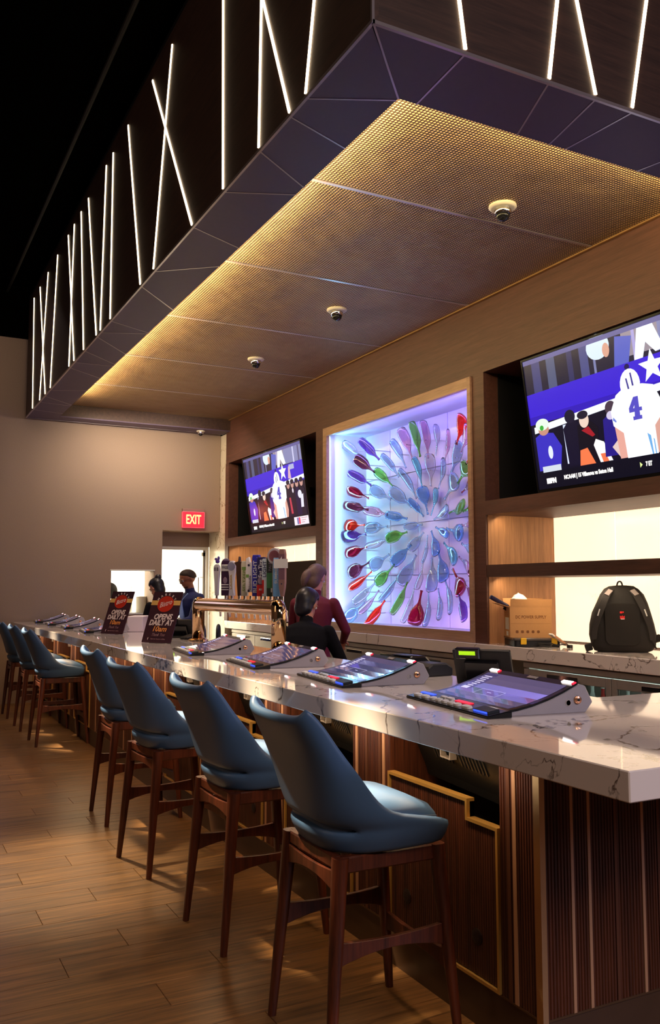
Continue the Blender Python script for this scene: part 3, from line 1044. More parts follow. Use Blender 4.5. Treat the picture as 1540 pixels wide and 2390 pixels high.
def picture_mesh(Wd, Ht):
    """the broadcast on the screen, as flat coloured shapes; u to the right, v up, both 0..1"""
    V, F, C = [], [], []
    lay = [0]

    def poly(pts, c):
        k = len(V)
        lay[0] += 1
        for u, v in pts:
            V.append(((u - 0.5) * Wd, (v - 0.5) * Ht, lay[0] * 0.00004))
        F.append(list(range(k, k + len(pts))))
        C.append(rgb(*c))

    def ell(cx, cy, rx, ry, c, n=20, rot=0):
        asp = Wd / Ht
        pts = []
        for i in range(n):
            a = 2 * math.pi * i / n
            x, y = rx * math.cos(a), ry * math.sin(a)
            pts.append((cx + x * math.cos(rot) - y * math.sin(rot) / asp, cy + x * asp * math.sin(rot) + y * math.cos(rot)))
        poly(pts, c)

    def rect(a, b, c, d, col):
        poly([(a, b), (c, b), (c, d), (a, d)], col)

    W_ = (250, 252, 255)
    rect(0, 0, 1, 1, (10, 8, 34))
    # stands
    rect(0, 0.70, 1, 1, (26, 24, 52))
    rect(0.70, 0.78, 1, 1, (128, 132, 176))
    rect(0.55, 0.80, 0.72, 1, (150, 138, 150))
    for u, wd, c in ((0.05, 0.05, (60, 62, 116)), (0.14, 0.05, (76, 84, 120)), (0.26, 0.03, (42, 44, 92)), (0.33, 0.045, (70, 74, 130)), (0.40, 0.012, (120, 124, 170)), (0.60, 0.015, (170, 160, 214)), (0.86, 0.02, (196, 196, 232)), (0.94, 0.02, (84, 80, 120))):
        rect(u, 0.72, u + wd, 0.97, c)
    ell(0.43, 0.93, 0.06, 0.09, (214, 230, 246))
    ell(0.47, 0.89, 0.018, 0.05, (214, 160, 140))
    poly([(0.50, 0.74), (0.57, 0.74), (0.60, 0.93), (0.52, 0.96)], (86, 96, 190))
    poly([(0.60, 0.76), (0.64, 0.76), (0.66, 0.86), (0.70, 0.78), (0.74, 0.79), (0.70, 0.97), (0.63, 0.98)], (240, 246, 255))
    rect(0, 0.965, 1, 1, (92, 90, 150))
    # violet wall
    poly([(0, 0.50), (1, 0.54), (1, 0.78), (0, 0.735)], (58, 30, 206))
    poly([(0, 0.50), (1, 0.54), (1, 0.60), (0, 0.56)], (48, 22, 180))
    ell(0.56, 0.735, 0.012, 0.02, (20, 14, 80))
    # star on the wall
    st = []
    for i in range(10):
        a = math.pi / 2 + i * math.pi / 5
        q = 0.115 if i % 2 == 0 else 0.048
        st.append((0.675 + q * math.cos(a) * Ht / Wd, 0.695 + q * math.sin(a)))
    poly(st, (244, 250, 255))
    rect(0.78, 0.70, 0.86, 0.76, (170, 176, 214))
    poly([(0.75, 0.60), (0.77, 0.74), (0.79, 0.74), (0.80, 0.58)], (214, 176, 190))
    # rail
    poly([(0.02, 0.43), (0.50, 0.50), (0.50, 0.55), (0.02, 0.48)], (238, 242, 252))
    poly([(0.66, 0.52), (1, 0.56), (1, 0.61), (0.66, 0.57)], (238, 242, 252))
    rect(0.19, 0.16, 0.22, 0.45, (214, 222, 250))
    # figures on the side line, left
    poly([(0.02, 0.14), (0.02, 0.40), (0.06, 0.43), (0.13, 0.41), (0.17, 0.30), (0.15, 0.14)], (56, 46, 186))
    rect(0.04, 0.10, 0.15, 0.17, (206, 214, 226))
    ell(0.075, 0.45, 0.032, 0.045, (196, 140, 120))
    ell(0.07, 0.49, 0.04, 0.045, (226, 250, 226))
    ell(0.065, 0.465, 0.012, 0.02, (60, 170, 60))
    ell(0.10, 0.27, 0.014, 0.05, (222, 230, 255))
    poly([(0.20, 0.14), (0.19, 0.42), (0.24, 0.50), (0.29, 0.42), (0.28, 0.14)], (16, 12, 40))
    ell(0.235, 0.50, 0.03, 0.05, (24, 20, 46))
    poly([(0.26, 0.13), (0.27, 0.42), (0.33, 0.46), (0.38, 0.38), (0.37, 0.13)], (12, 8, 26))
    ell(0.31, 0.45, 0.026, 0.055, (232, 206, 190))
    ell(0.305, 0.49, 0.03, 0.03, (30, 24, 44))
    poly([(0.29, 0.38), (0.33, 0.40), (0.36, 0.33), (0.345, 0.32)], (160, 26, 40))
    poly([(0.26, 0.13), (0.27, 0.24), (0.31, 0.25), (0.345, 0.13)], (248, 120, 74))
    poly([(0.37, 0.13), (0.345, 0.26), (0.36, 0.30), (0.40, 0.27), (0.435, 0.13)], (242, 240, 240))
    poly([(0.385, 0.13), (0.375, 0.19), (0.40, 0.19), (0.415, 0.13)], (236, 116, 76))
    poly([(0.40, 0.16), (0.41, 0.42), (0.45, 0.46), (0.49, 0.42), (0.48, 0.16)], (36, 24, 130))
    ell(0.455, 0.49, 0.028, 0.05, (70, 54, 70))
    ell(0.45, 0.44, 0.02, 0.03, (206, 196, 226))
    poly([(0.44, 0.22), (0.47, 0.26), (0.50, 0.17), (0.48, 0.13)], (222, 196, 190))
    # figures on the side line, right
    for u, c in ((0.735, (20, 14, 44)), (0.80, (12, 10, 40)), (0.87, (18, 12, 60)), (0.94, (14, 12, 40))):
        poly([(u - 0.035, 0.13), (u - 0.04, 0.42), (u, 0.50), (u + 0.04, 0.42), (u + 0.035, 0.13)], c)
        ell(u, 0.52, 0.024, 0.05, (196, 150, 140))
        ell(u, 0.55, 0.028, 0.03, (24, 20, 46))
    poly([(0.74, 0.16), (0.73, 0.36), (0.755, 0.36), (0.77, 0.16)], (190, 60, 80))
    ell(0.80, 0.44, 0.012, 0.03, (226, 214, 230))
    ell(0.90, 0.38, 0.03, 0.05, (226, 226, 240))
    poly([(0.90, 0.22), (0.91, 0.36), (0.95, 0.38), (0.94, 0.22)], (226, 226, 240))
    # the player seen from behind
    poly([(0.475, 0.13), (0.465, 0.36), (0.50, 0.37), (0.53, 0.20), (0.52, 0.13)], (226, 164, 150))
    poly([(0.655, 0.13), (0.64, 0.36), (0.68, 0.36), (0.70, 0.22), (0.685, 0.13)], (214, 160, 146))
    poly([(0.51, 0.115), (0.505, 0.30), (0.46, 0.36), (0.455, 0.46), (0.49, 0.565), (0.53, 0.60), (0.62, 0.60), (0.67, 0.575), (0.695, 0.47), (0.69, 0.37), (0.655, 0.31), (0.655, 0.115)], W_)
    ell(0.565, 0.615, 0.048, 0.105, W_)
    poly([(0.552, 0.585), (0.560, 0.585), (0.553, 0.66), (0.546, 0.66)], (60, 52, 140))
    poly([(0.574, 0.60), (0.582, 0.60), (0.576, 0.69), (0.569, 0.69)], (60, 52, 140))
    for p in (((0.628, 0.12), (0.634, 0.12), (0.63, 0.25), (0.615, 0.27)), ((0.642, 0.12), (0.647, 0.12), (0.645, 0.22), (0.640, 0.23))):
        poly(p, (110, 170, 226))
    poly([(0.46, 0.40), (0.475, 0.38), (0.478, 0.39), (0.464, 0.42)], (110, 130, 214))
    # number 4
    bl = (84, 76, 190)
    poly([(0.560, 0.37), (0.602, 0.37), (0.602, 0.395), (0.594, 0.395), (0.594, 0.525), (0.575, 0.525), (0.568, 0.395), (0.560, 0.395)], bl)
    poly([(0.545, 0.425), (0.606, 0.425), (0.606, 0.45), (0.545, 0.45)], bl)
    poly([(0.545, 0.425), (0.545, 0.455), (0.572, 0.525), (0.590, 0.525), (0.564, 0.445), (0.564, 0.425)], bl)
    # ticker band
    rect(0, 0, 1, 0.125, (5, 6, 26))
    rect(0.765, 0.012, 0.985, 0.112, (238, 228, 236))
    rect(0.81, 0.022, 0.835, 0.102, (120, 110, 170))
    rect(0.837, 0.022, 0.86, 0.102, (226, 60, 90))
    for k in range(3):
        rect(0.875, 0.088 - k * 0.026, 0.965 - 0.02 * k, 0.096 - k * 0.026, (196, 150, 160))
    poly([(0.562, 0.048), (0.562, 0.086), (0.574, 0.067)], (230, 250, 160))
    me = bpy.data.meshes.new('picture')
    me.from_pydata(V, [], F)
    at = me.color_attributes.new('Col', 'FLOAT_COLOR', 'CORNER')
    i = 0
    for p, c in zip(me.polygons, C):
        for _ in p.loop_indices:
            at.data[i].color = (*c, 1)
            i += 1
    me.materials.append(M_pic)
    return me


TW, TH = 1.90, 1.07
PIC = picture_mesh(TW - 0.03, TH - 0.04)
M_tick = mat('ticker lettering', (1, 1, 1), 0.5, emit=(1, 1, 1), es=1.1)


def television(yc, label):
    tilt = math.radians(8.3)
    # local: x right as seen from the room (-Y world), y up the screen, z out to the room
    rgt = Vector((0, -1, 0))
    upv = Vector((-math.sin(tilt), 0, math.cos(tilt)))
    c = Vector((4.595, yc, 2.795))
    t = thing('television', label, 'television', c)
    M3 = frame_mtx((0, 0, 0), rgt, upv)
    MB().box(-TW / 2, -TH / 2, -0.045, TW / 2, TH / 2, -0.004).xf(M3).build('housing', M_black, t, bevel=0.004)
    b = MB()
    b.box(-TW / 2, -TH / 2, -0.004, TW / 2, -TH / 2 + 0.022, 0.004).box(-TW / 2, TH / 2 - 0.016, -0.004, TW / 2, TH / 2, 0.004)
    b.box(-TW / 2, -TH / 2 + 0.022, -0.004, -TW / 2 + 0.014, TH / 2 - 0.016, 0.004).box(TW / 2 - 0.014, -TH / 2 + 0.022, -0.004, TW / 2, TH / 2 - 0.016, 0.004)
    b.xf(M3).build('bezel', M_blackgloss, t)
    MB().box(-0.25, -0.2, -0.18, 0.25, 0.2, -0.045).xf(M3).build('wall_bracket', M_black, t)
    MB().obox((0.4, 0, 0.0), (1, 0, 0), (0, 1, 0), (0, 0, 1), 0.34, 0.12, 0.12).build('bracket_arm', M_black, t)
    s = obj('screen', PIC, t)
    s.matrix_local = M3 @ Matrix.Translation((0, 0.003, -0.0035))
    def put(body, size, u, v, width, bold=0.002):
        o = M3 @ Vector(((u - 0.5) * (TW - 0.03), (v - 0.5) * (TH - 0.04) + 0.003, 0.0025))
        text(body, size, M_tick, o, rgt, upv, 'lettering', s, bold=bold, width=width)
        l = s.children[-1]
        l.matrix_parent_inverse = s.matrix_local.inverted()
    put('ESPN', 0.05, 0.085, 0.055, 0.105, 0.004)
    put('NCAAM | 15 Villanova vs Seton Hall', 0.042, 0.295, 0.065, 0.50)
    put('7 ET', 0.042, 0.605, 0.066, 0.055)
    return t


television(4.43, 'big wall screen showing a football player in white, above the backpack shelf')
television(10.44, 'wall screen with the football picture, between the marble pier and the glass art')

# ================================================================ FRONT BAR
FXF, FYF = 1.60, 1.545         # countertop front edge, near end
PX, PY = 1.905, 2.22           # panel faces
INX, INY = 2.575, 2.64
CT, CB = 1.07, 0.995
XE = 4.3
BE = 12.2
top_pts = [(FXF, FYF), (XE, FYF), (XE, INY), (INX, INY), (INX, BE), (FXF, BE)]
ct = MB().prism(top_pts, lambda a, b: (a, b, CB), lambda a, b: (a, b, CT)).build('bar_countertop', M_slab, bevel=0.003)
tag(ct, 'white quartz bar top with bronze veins and a square near corner', 'countertop')

bar = thing('service_bar', 'ribbed walnut bar front with copper strips, brass framed hatches and a stone kick', 'bar', (0, 0, 0))
core = MB().box(2.24, PY + 0.03, 0.0, 2.45, BE, CB).box(2.45, PY + 0.03, 0.0, XE, INY - 0.1, CB)
core.build('carcass', M_black, bar)
MB().box(PX, PY, 0, 2.24, BE, 0.15).build('kick_plate', M_kick, bar)
MB().box(2.24, PY, 0, XE, PY + 0.03, 0.15).build('kick_plate', M_kick, bar)
MB().box(PX - 0.006, PY - 0.006, 0.15, PX + 0.01, BE, 0.157).box(PX + 0.01, PY - 0.006, 0.15, XE, PY + 0.01, 0.157).build('kick_trim', mat('dull bronze trim', rgb(120, 92, 66), 0.4, 0.8), bar)


def ribs(m, a, b, z0, z1, face, axis, pitch=0.0135, depth=0.0045, thick=0.02):
    """vertical ribs from a to b along the axis, standing out from the face plane"""
    n = max(1, int(round((b - a) / pitch)))
    p = (b - a) / n
    prof = []
    for k in range(n):
        s0 = a + k * p
        prof += [(s0, 0), (s0 + p * 0.25, depth), (s0 + p * 0.75, depth)]
    prof.append((b, 0))
    prof += [(b, -thick), (a, -thick)]
    if axis == 'y':
        m.prism(prof, lambda s, d: (face - d, s, z0), lambda s, d: (face - d, s, z1))
    else:
        m.prism(prof, lambda s, d: (s, face - d, z0), lambda s, d: (s, face - d, z1))


def rib_panel(a, b, z0, z1, axis='y', face=None, name='ribbed_panel'):
    m = MB()
    ribs(m, a, b, z0, z1, (PX if axis == 'y' else PY) if face is None else face, axis)
    return m.build(name, M_reed, bar)


def strip(y, wd=0.018, m=None, z0=0.157, z1=CB):
    MB().box(PX - 0.008, y - wd / 2, z0, PX + 0.01, y + wd / 2, z1).build('copper_strip', m or M_copper, bar)


def strip_x(x, wd=0.014, m=None):
    MB().box(x - wd / 2, PY - 0.008, 0.157, x + wd / 2, PY + 0.01, CB).build('copper_strip', m or M_copper, bar)


M_dull = mat('dull copper strip', rgb(120, 78, 58), 0.45, 0.6)
YM = [2.67, 3.69, 4.69, 5.76, 8.99, 10.0, 11.02, 11.92]     # game terminal centres


def run(a, b, strips):
    """ribbed panel broken by strips, from a to b"""
    cuts = sorted([(y - 0.009, y + 0.009, m) for y, m in strips])
    y = a
    for s0, s1, m in cuts:
        if s0 - y > 0.012:
            rib_panel(y, s0, 0.157, CB)
        MB().box(PX - 0.007, s0, 0.157, PX + 0.02, s1, CB).build('copper_strip', m, bar)
        y = s1
    if b - y > 0.012:
        rib_panel(y, b, 0.157, CB)


opens = [(y - 0.25, y + 0.46) for y in YM]
opens[-1] = (YM[-1] - 0.25, BE - 0.04)
edges = [PY + 0.02] + [v for o in opens for v in o] + [BE]
for i in range(0, len(edges), 2):
    a, b = edges[i], edges[i + 1]
    L_ = b - a
    if L_ < 0.03:
        continue
    st = []
    if i == 0:
        st = [(a + 0.10, M_copper), (a + 0.13, M_dull)]
    elif L_ < 0.5:
        st = [(a + 0.045, M_copper), (a + 0.075, M_dull), (a + L_ * 0.60, M_dull), (a + L_ * 0.88, M_copper)]
    else:
        y = a + 0.045
        k = 0
        while y < b - 0.03:
            st.append((y, M_copper if k % 2 == 0 else M_dull))
            y += (0.05, 0.24, 0.07, 0.33, 0.16, 0.05, 0.21)[k % 7]
            k += 1
    run(a, b, st)
# corner angle and the near end
MB().box(PX - 0.010, PY - 0.010, 0.12, PX + 0.012, PY + 0.02, CB).build('corner_trim', mat('pale brass angle', rgb(214, 170, 120), 0.3, 0.9), bar)
xs = [2.031, 2.104, 2.221, 2.345, 2.42, 2.56, 2.63, 2.80, 2.97, 3.05, 3.3, 3.6, 3.9]
x0 = PX + 0.012
for k, x in enumerate(xs):
    rib_panel(x0, x - 0.006, 0.157, CB, 'x')
    MB().box(x - 0.006, PY - 0.007, 0.157, x + 0.006, PY + 0.02, CB).build('copper_strip', M_copper if k in (0, 1, 3, 6, 8, 11) else M_dull, bar)
    x0 = x + 0.006
rib_panel(x0, XE, 0.157, CB, 'x')
# hatch doors under the terminals
for y, (a, b) in zip(YM, opens):
    st = y - 0.08                # the step in the top edge
    zl, zr = 0.748, 0.684
    d = MB()
    ribs(d, a + 0.012, st, 0.172, zr, PX, 'y')
    ribs(d, st, b - 0.012, 0.172, zl, PX, 'y')
    door = d.build('hatch_door', M_reed, bar)
    g = MB()
    e = 0.011
    x0, x1 = PX - 0.014, PX + 0.02
    g.box(x0, a, 0.158, x1, a + e, zr + e).box(x0, b - e, 0.158, x1, b, zl + e).box(x0, a + e, 0.158, x1, b - e, 0.158 + e)
    g.box(x0, a + e, zr, x1, st + e, zr + e).box(x0, st, zr + e, x1, st + e, zl + e).box(x0, st + e, zl, x1, b - e, zl + e)
    g.build('brass_frame', M_gold, door)
    for yy in (a + 0.13, b - 0.13):
        MB().lathe([(0.028, 0), (0.028, -0.004), (0.016, -0.006), (0.0, -0.006)], (PX - 0.004, yy, 0.30), 14, 'x').build('cable_grommet', mat('dark bronze plug', rgb(34, 18, 14), 0.5), door)
    # reveal at the sides of the opening
    MB().box(PX + 0.022, b, 0.157, PX + 0.3, b + 0.012, CB).build('reveal', MATS['ribbed walnut'], bar)
    MB().box(PX + 0.022, a - 0.012, 0.157, PX + 0.3, a, CB).build('reveal', MATS['ribbed walnut'], bar)

# ================================================================ GAME TERMINALS
M_scr = mat('dim violet game screen', rgb(46, 44, 72), 0.12, emit=rgb(110, 106, 160), es=0.55, coat=1.0)
M_scrdark = mat('dim game panel', rgb(30, 28, 50), 0.12, emit=rgb(78, 74, 130), es=0.6)
M_scrlit = mat('bright game marks', rgb(200, 200, 230), 0.2, emit=rgb(196, 196, 226), es=0.8)
M_btn = mat('white game button', (0.75, 0.74, 0.72), 0.35)
M_rednum = mat('red segment display', (0.3, 0, 0), 0.3, emit=(0.9, 0.02, 0.05), es=0.9)
M_bluelit = mat('blue lit slot', (0.02, 0.04, 0.4), 0.3, emit=(0.05, 0.12, 1.0), es=1.2)
M_lamp = mat('white corner light', (1, 1, 1), 0.3, emit=(1.0, 0.86, 0.82), es=4.0)
M_lampred = mat('red lens', (0.5, 0, 0), 0.2, emit=(0.9, 0.03, 0.08), es=1.0)
M_keyring = mat('copper key lock', rgb(220, 160, 120), 0.25, 0.9)


def terminal(full=True):
    """local frame: x into the bar, y left as the player sees it turned to +Y, z from the counter; origin under the deck centre"""
    t = thing('game_terminal', '', 'game terminal', (0, 0, 0))
    hw = 0.285
    # swept screen curve in x,z
    cur = [(0.075, 0.016), (0.12, 0.021), (0.18, 0.032), (0.25, 0.052), (0.31, 0.074), (0.365, 0.098)]
    side = [(0.03, 0.0), (0.40, 0.0), (0.43, 0.035), (0.40, 0.092), (0.372, 0.10)] + [(x, z - 0.004) for x, z in reversed(cur[:-1])] + [(0.03, 0.012)]
    body = MB().prism(side, lambda a, b: (a, -hw, b), lambda a, b: (a, hw, b)).build('body', M_grey, t, bevel=0.003)
    # black glass face
    g = MB()
    th = 0.006
    rings = [[(x, -hw - 0.004, z), (x, hw + 0.004, z), (x, hw + 0.004, z + th), (x, -hw - 0.004, z + th)] for x, z in cur]
    g.loft(rings)
    face = g.build('bezel', M_blackgloss, t)
    # picture on the curved face
    def on_curve(u):
        f = u * (len(cur) - 1)
        i = min(int(f), len(cur) - 2)
        k = f - i
        return cur[i][0] * (1 - k) + cur[i + 1][0] * k, cur[i][1] * (1 - k) + cur[i + 1][1] * k

    def patch(name, m, u0, u1, y0, y1, lift, parent, n=6):
        rg = []
        for k in range(n + 1):
            x, z = on_curve(u0 + (u1 - u0) * k / n)
            rg.append([(x, y0, z + th + lift), (x, y1, z + th + lift)])
        return MB().loft(rg, cap=False, closed=False).build(name, m, parent)
    scr = patch('screen', M_scr, 0.10, 0.90, -hw + 0.02, hw - 0.02, 0.0006, t)
    if full:
        patch('menu_panel', M_scrdark, 0.42, 0.88, hw - 0.115, hw - 0.024, 0.001, scr)
        rk = random.Random(5)
        for k in range(7):
            u = 0.52 + k * 0.045
            patch('menu_text', M_scrlit, u, u + 0.02, hw - 0.10 + rk.uniform(0, 0.01), hw - 0.035 - rk.uniform(0, 0.02), 0.0014, scr, 1)
        patch('menu_button', M_scrlit, 0.44, 0.50, hw - 0.095, hw - 0.045, 0.0014, scr, 1)
        # outlined window in the picture
        for a in (((0.36, 0.364, -0.06, 0.10)), ((0.50, 0.504, -0.06, 0.10)), ((0.36, 0.504, -0.062, -0.06)), ((0.36, 0.504, 0.10, 0.102))):
            patch('window_line', M_scrlit, *a, 0.0012, scr, 2)
        patch('window_text', M_scrlit, 0.435, 0.445, 0.005, 0.035, 0.0012, scr, 1)
    # corner lights, badge
    for s in (-1, 1):
        x, z = on_curve(0.965)
        l = MB().obox((x, s * (hw - 0.04), z + th + 0.003), (0.92, 0, 0.38), (0, 1, 0), (-0.38, 0, 0.92), 0.016, 0.06, 0.006).build('corner_light', M_lamp, t, bevel=0.002)
        MB().obox((x, s * (hw - 0.04) - 0.036, z + th + 0.002), (0.92, 0, 0.38), (0, 1, 0), (-0.38, 0, 0.92), 0.014, 0.012, 0.005).build('red_lens', M_lampred, l)
    x, z = on_curve(0.955)
    MB().obox((x, -0.03, z + th + 0.001), (0.92, 0, 0.38), (0, 1, 0), (-0.38, 0, 0.92), 0.016, 0.06, 0.002).build('badge', M_greyweb, t)
    # key locks on the flank that faces the camera
    MB().lathe([(0.014, -hw), (0.014, -hw - 0.006), (0.010, -hw - 0.008), (0.0, -hw - 0.008)], (0.365, 0, 0.045), 14, 'y').build('key_lock', M_keyring, t, smooth=True)
    bpy_key = t.children[-1]
    MB().lathe([(0.005, -hw - 0.008), (0.005, -hw - 0.010), (0, -hw - 0.010)], (0.365, 0, 0.045), 8, 'y').build('keyhole', M_black, bpy_key)
    MB().lathe([(0.012, -hw), (0.012, -hw - 0.0015), (0.009, -hw - 0.0015), (0.009, -hw)], (0.328, 0, 0.036), 14, 'y').build('lock_cover', M_steel, t, smooth=True)
    # button deck
    deck = MB().prism([(-0.01, 0.0), (0.085, 0.0), (0.085, 0.022), (0.07, 0.023), (-0.01, 0.010)], lambda a, b: (a, -0.313, b), lambda a, b: (a, 0.313, b)).build('button_deck', M_blackgloss, t, bevel=0.003)
    nz = Vector((-0.16, 0, 0.987))
    ax = Vector((0.987, 0, 0.16))
    def button(x, y, wd, dp, m, name='button', h=0.008):
        c = Vector((x, y, 0.0105 + (x + 0.01) * 0.16))
        pts = rrect(dp, wd, min(dp, wd) * 0.45, 3)
        MB().prism(pts, lambda a, b: c + ax * a + Vector((0, b, 0)), lambda a, b: c + ax * (a * 0.9) + Vector((0, b * 0.93, 0)) + nz * h).build(name, m, deck)
    for y, wd in ((0.255, 0.05), (0.19, 0.05), (0.125, 0.038), (0.078, 0.038), (0.031, 0.038), (-0.016, 0.038), (-0.063, 0.038), (-0.13, 0.055)):
        button(0.015, y, wd, 0.024, M_btn)
    button(0.048, 0.10, 0.042, 0.016, M_btn)
    button(0.048, 0.05, 0.05, 0.018, M_btn)
    button(0.052, -0.02, 0.0, 0.0, M_rednum, 'credit_display') if False else None
    MB().obox((0.052, -0.045, 0.0225), ax, (0, 1, 0), nz, 0.018, 0.11, 0.003).build('credit_display', M_rednum, deck)
    MB().obox((0.055, 0.245, 0.022), ax, (0, 1, 0), nz, 0.014, 0.11, 0.003).build('lit_slot', M_bluelit, deck)
    MB().obox((0.03, -0.235, 0.020), ax, (0, 1, 0), nz, 0.045, 0.10, 0.008).build('card_slot', M_black, deck)
    MB().obox((0.012, -0.235, 0.0165), ax, (0, 1, 0), nz, 0.012, 0.09, 0.006).build('slot_light', M_bluelit, deck)
    # housing hanging below the counter
    hb = [(0.11, -0.085), (0.30, -0.085), (0.30, -0.335), (0.15, -0.335), (0.14, -0.30), (0.085, -0.17), (0.07, -0.155), (0.07, -0.10)]
    hs = MB().prism(hb, lambda a, b: (a, -0.235, b), lambda a, b: (a, 0.445, b)).build('housing', mat('black sheet metal', (0.004, 0.004, 0.004), 0.5, spec=0.25), t, bevel=0.004)
    lt = MB()
    for a, b, c, d in ((0.10, 0.18, -0.186, -0.180), (0.10, 0.18, -0.216, -0.21), (0.10, 0.106, -0.21, -0.186), (0.174, 0.18, -0.21, -0.186)):
        lt.obox((0.083, (a + b) / 2, (c + d) / 2 + 0.004), (1, 0, 0), (0, 1, 0), (0, 0, 1), 0.03, b - a, d - c)
    lt.build('latch', M_steel, hs, bevel=0.001)
    vd = Vector((0.39, 0, -0.92))
    for k in range(14):
        yy = 0.28 - k * 0.026 - (0.05 if k > 5 else 0)
        MB().obox(Vector((0.104, yy, -0.205)) + Vector((-0.006, 0, 0)), vd, (0, 1, 0), (0.92, 0, 0.39), 0.06, 0.009, 0.006).build('vent_slot', M_black, hs)
    return t


g0 = terminal()
labels = ['game terminal with the widest lit screen, beside the near corner of the bar top',
          'game terminal second from the near corner, in front of the black printer',
          'game terminal third from the near corner, by the near leg of the beer tower',
          'game terminal with a pale dim screen, under the middle of the beer tower',
          'first game terminal beyond the two black signs',
          'second game terminal beyond the two black signs',
          'third game terminal beyond the two black signs',
          'last game terminal, against the tan end wall']
for k, y in enumerate(YM):
    t = g0 if k == 0 else copy_tree(g0)
    t.location = (1.862, y, CT)
    t.rotation_euler = (0, 0, math.radians(7) * (-1))
    t['label'] = labels[k]
    t['group'] = 'game terminals set in the bar top'

# ================================================================ BAR STOOLS
def stool():
    t = thing('bar_stool', '', 'stool', (0, 0, 0))
    # upholstered shell: a U of fabric that sweeps from the seat sides up into the back; x forward to the bar
    nu, rows = 25, []
    levels = [0.650, 0.672, 0.698, 0.722, 0.742, 0.768, 0.800, 0.835, 0.880, 0.935, 0.995, 1.050, 1.088, 1.105]
    def back_x(z):
        k = (z - 0.64) / 0.465
        return -0.188 - 0.055 * k - 0.085 * k * k + (0.03 * max(0, 1 - k * 8))
    def front_x(z):
        pts = [(0.64, 0.222), (0.70, 0.232), (0.742, 0.230), (0.752, 0.12), (0.766, 0.04), (0.80, -0.03), (0.84, -0.07), (0.88, -0.098), (0.935, -0.14), (0.995, -0.19), (1.05, -0.235), (1.088, -0.268), (1.105, -0.288)]
        for (a, b), (c, d) in zip(pts, pts[1:]):
            if a <= z <= c:
                return b + (d - b) * (z - a) / (c - a)
        return pts[-1][1]
    front_x0 = front_x
    front_x = lambda z: front_x0(z) - 0.03
    def half_w(z):
        pts = [(0.64, 0.200), (0.70, 0.228), (0.76, 0.238), (0.85, 0.236), (0.95, 0.229), (1.05, 0.216), (1.105, 0.196)]
        for (a, b), (c, d) in zip(pts, pts[1:]):
            if a <= z <= c:
                return b + (d - b) * (z - a) / (c - a)
        return pts[-1][1]
    V = []
    for z in levels:
        bx, fx, hw = back_x(z), front_x(z), half_w(z)
        ln = fx - bx
        for i in range(nu):
            u = -1 + 2 * i / (nu - 1)
            # superellipse arc: flat back, rounded corners, straight sides
            s = abs(u)
            ang = s * math.pi / 2
            e = 2 / 3.4
            yy = math.copysign(hw * math.sin(ang) ** e, u) if s > 0 else 0
            xx = fx - ln * (math.cos(ang) ** e if s < 1 else 0)
            zz = z + (0.018 * (s ** 3) if z > 1.04 else 0) - (0.012 * (1 - s) if z > 1.04 else 0)
            V.append((xx, yy, zz))
    F = []
    for a in range(len(levels) - 1):
        for i in range(nu - 1):
            u = abs(-1 + 2 * (i + 0.5) / (nu - 1))
            if levels[a] == 0.722 and u < 0.52:       # the slit at the foot of the back
                continue
            F.append((a * nu + i, a * nu + i + 1, (a + 1) * nu + i + 1, (a + 1) * nu + i))
    me = bpy.data.meshes.new('backrest')
    me.from_pydata(V, [], F)
    me.materials.append(M_stool)
    o = obj('backrest', me, t)
    md = o.modifiers.new('s', 'SOLIDIFY')
    md.thickness = 0.034
    md.offset = -1
    md2 = o.modifiers.new('b', 'SUBSURF')
    md2.levels = md2.render_levels = 1
    bake(o)
    for p in o.data.polygons:
        p.use_smooth = True
    # make sure the pad thickness went inwards
    # the underside rises towards the front
    for v in o.data.vertices:
        if v.co.z < 0.72:
            v.co.z += 0.014 * (v.co.x + 0.19) / 0.4 * (0.72 - v.co.z) / 0.07
    # seat cushion
    def ring(z, sx, sy, cx):
        out = []
        for i in range(36):
            a = 2 * math.pi * i / 36
            c, s = math.cos(a), math.sin(a)
            e = 2 / 4.2
            out.append((cx + sx * math.copysign(abs(c) ** e, c), sy * math.copysign(abs(s) ** e, s), z))
        return out
    m = MB()
    m.loft([ring(0.640, 0.16, 0.165, 0.01), ring(0.647, 0.195, 0.185, 0.01), ring(0.668, 0.214, 0.198, 0.008), ring(0.735, 0.222, 0.206, 0.006), ring(0.764, 0.218, 0.206, 0.004),
            ring(0.786, 0.20, 0.188, 0.0), ring(0.797, 0.15, 0.14, -0.01), ring(0.802, 0.04, 0.04, -0.01)])
    vs = []
    for x, y, z in m.v:
        if z > 0.75:
            z += -0.12 * max(0, x - 0.06)
        if x > 0.12:
            z -= 0.02 * (x - 0.12) / 0.12 * (1 if z > 0.7 else -0.4)
        vs.append((x, y, z))
    m.v = vs
    m.build('seat', M_stool, t, smooth='all')
    # piping where shell and cushion meet
    for s in (-1, 1):
        MB().tube(smooth_path([(front_x(z) - 0.022, s * (half_w(z) + 0.001), z + 0.0) for z in (0.744, 0.755, 0.768, 0.80, 0.84, 0.90, 0.97, 1.04)], 4), 0.0022, 5).build('piping', M_piping, t.children[0])
    # walnut frame
    fr = MB()
    for s in (-1, 1):
        fr.obox((-0.0, s * 0.185, 0.615), (1, 0, 0), (0, 1, 0), (0, 0, 1), 0.37, 0.032, 0.052)
    fr.obox((0.185, 0, 0.62), (0, 1, 0), (1, 0, 0), (0, 0, 1), 0.36, 0.03, 0.042)
    fr.obox((-0.185, 0, 0.62), (0, 1, 0), (1, 0, 0), (0, 0, 1), 0.36, 0.03, 0.042)
    fr.build('seat_frame', M_leg, t, bevel=0.005)
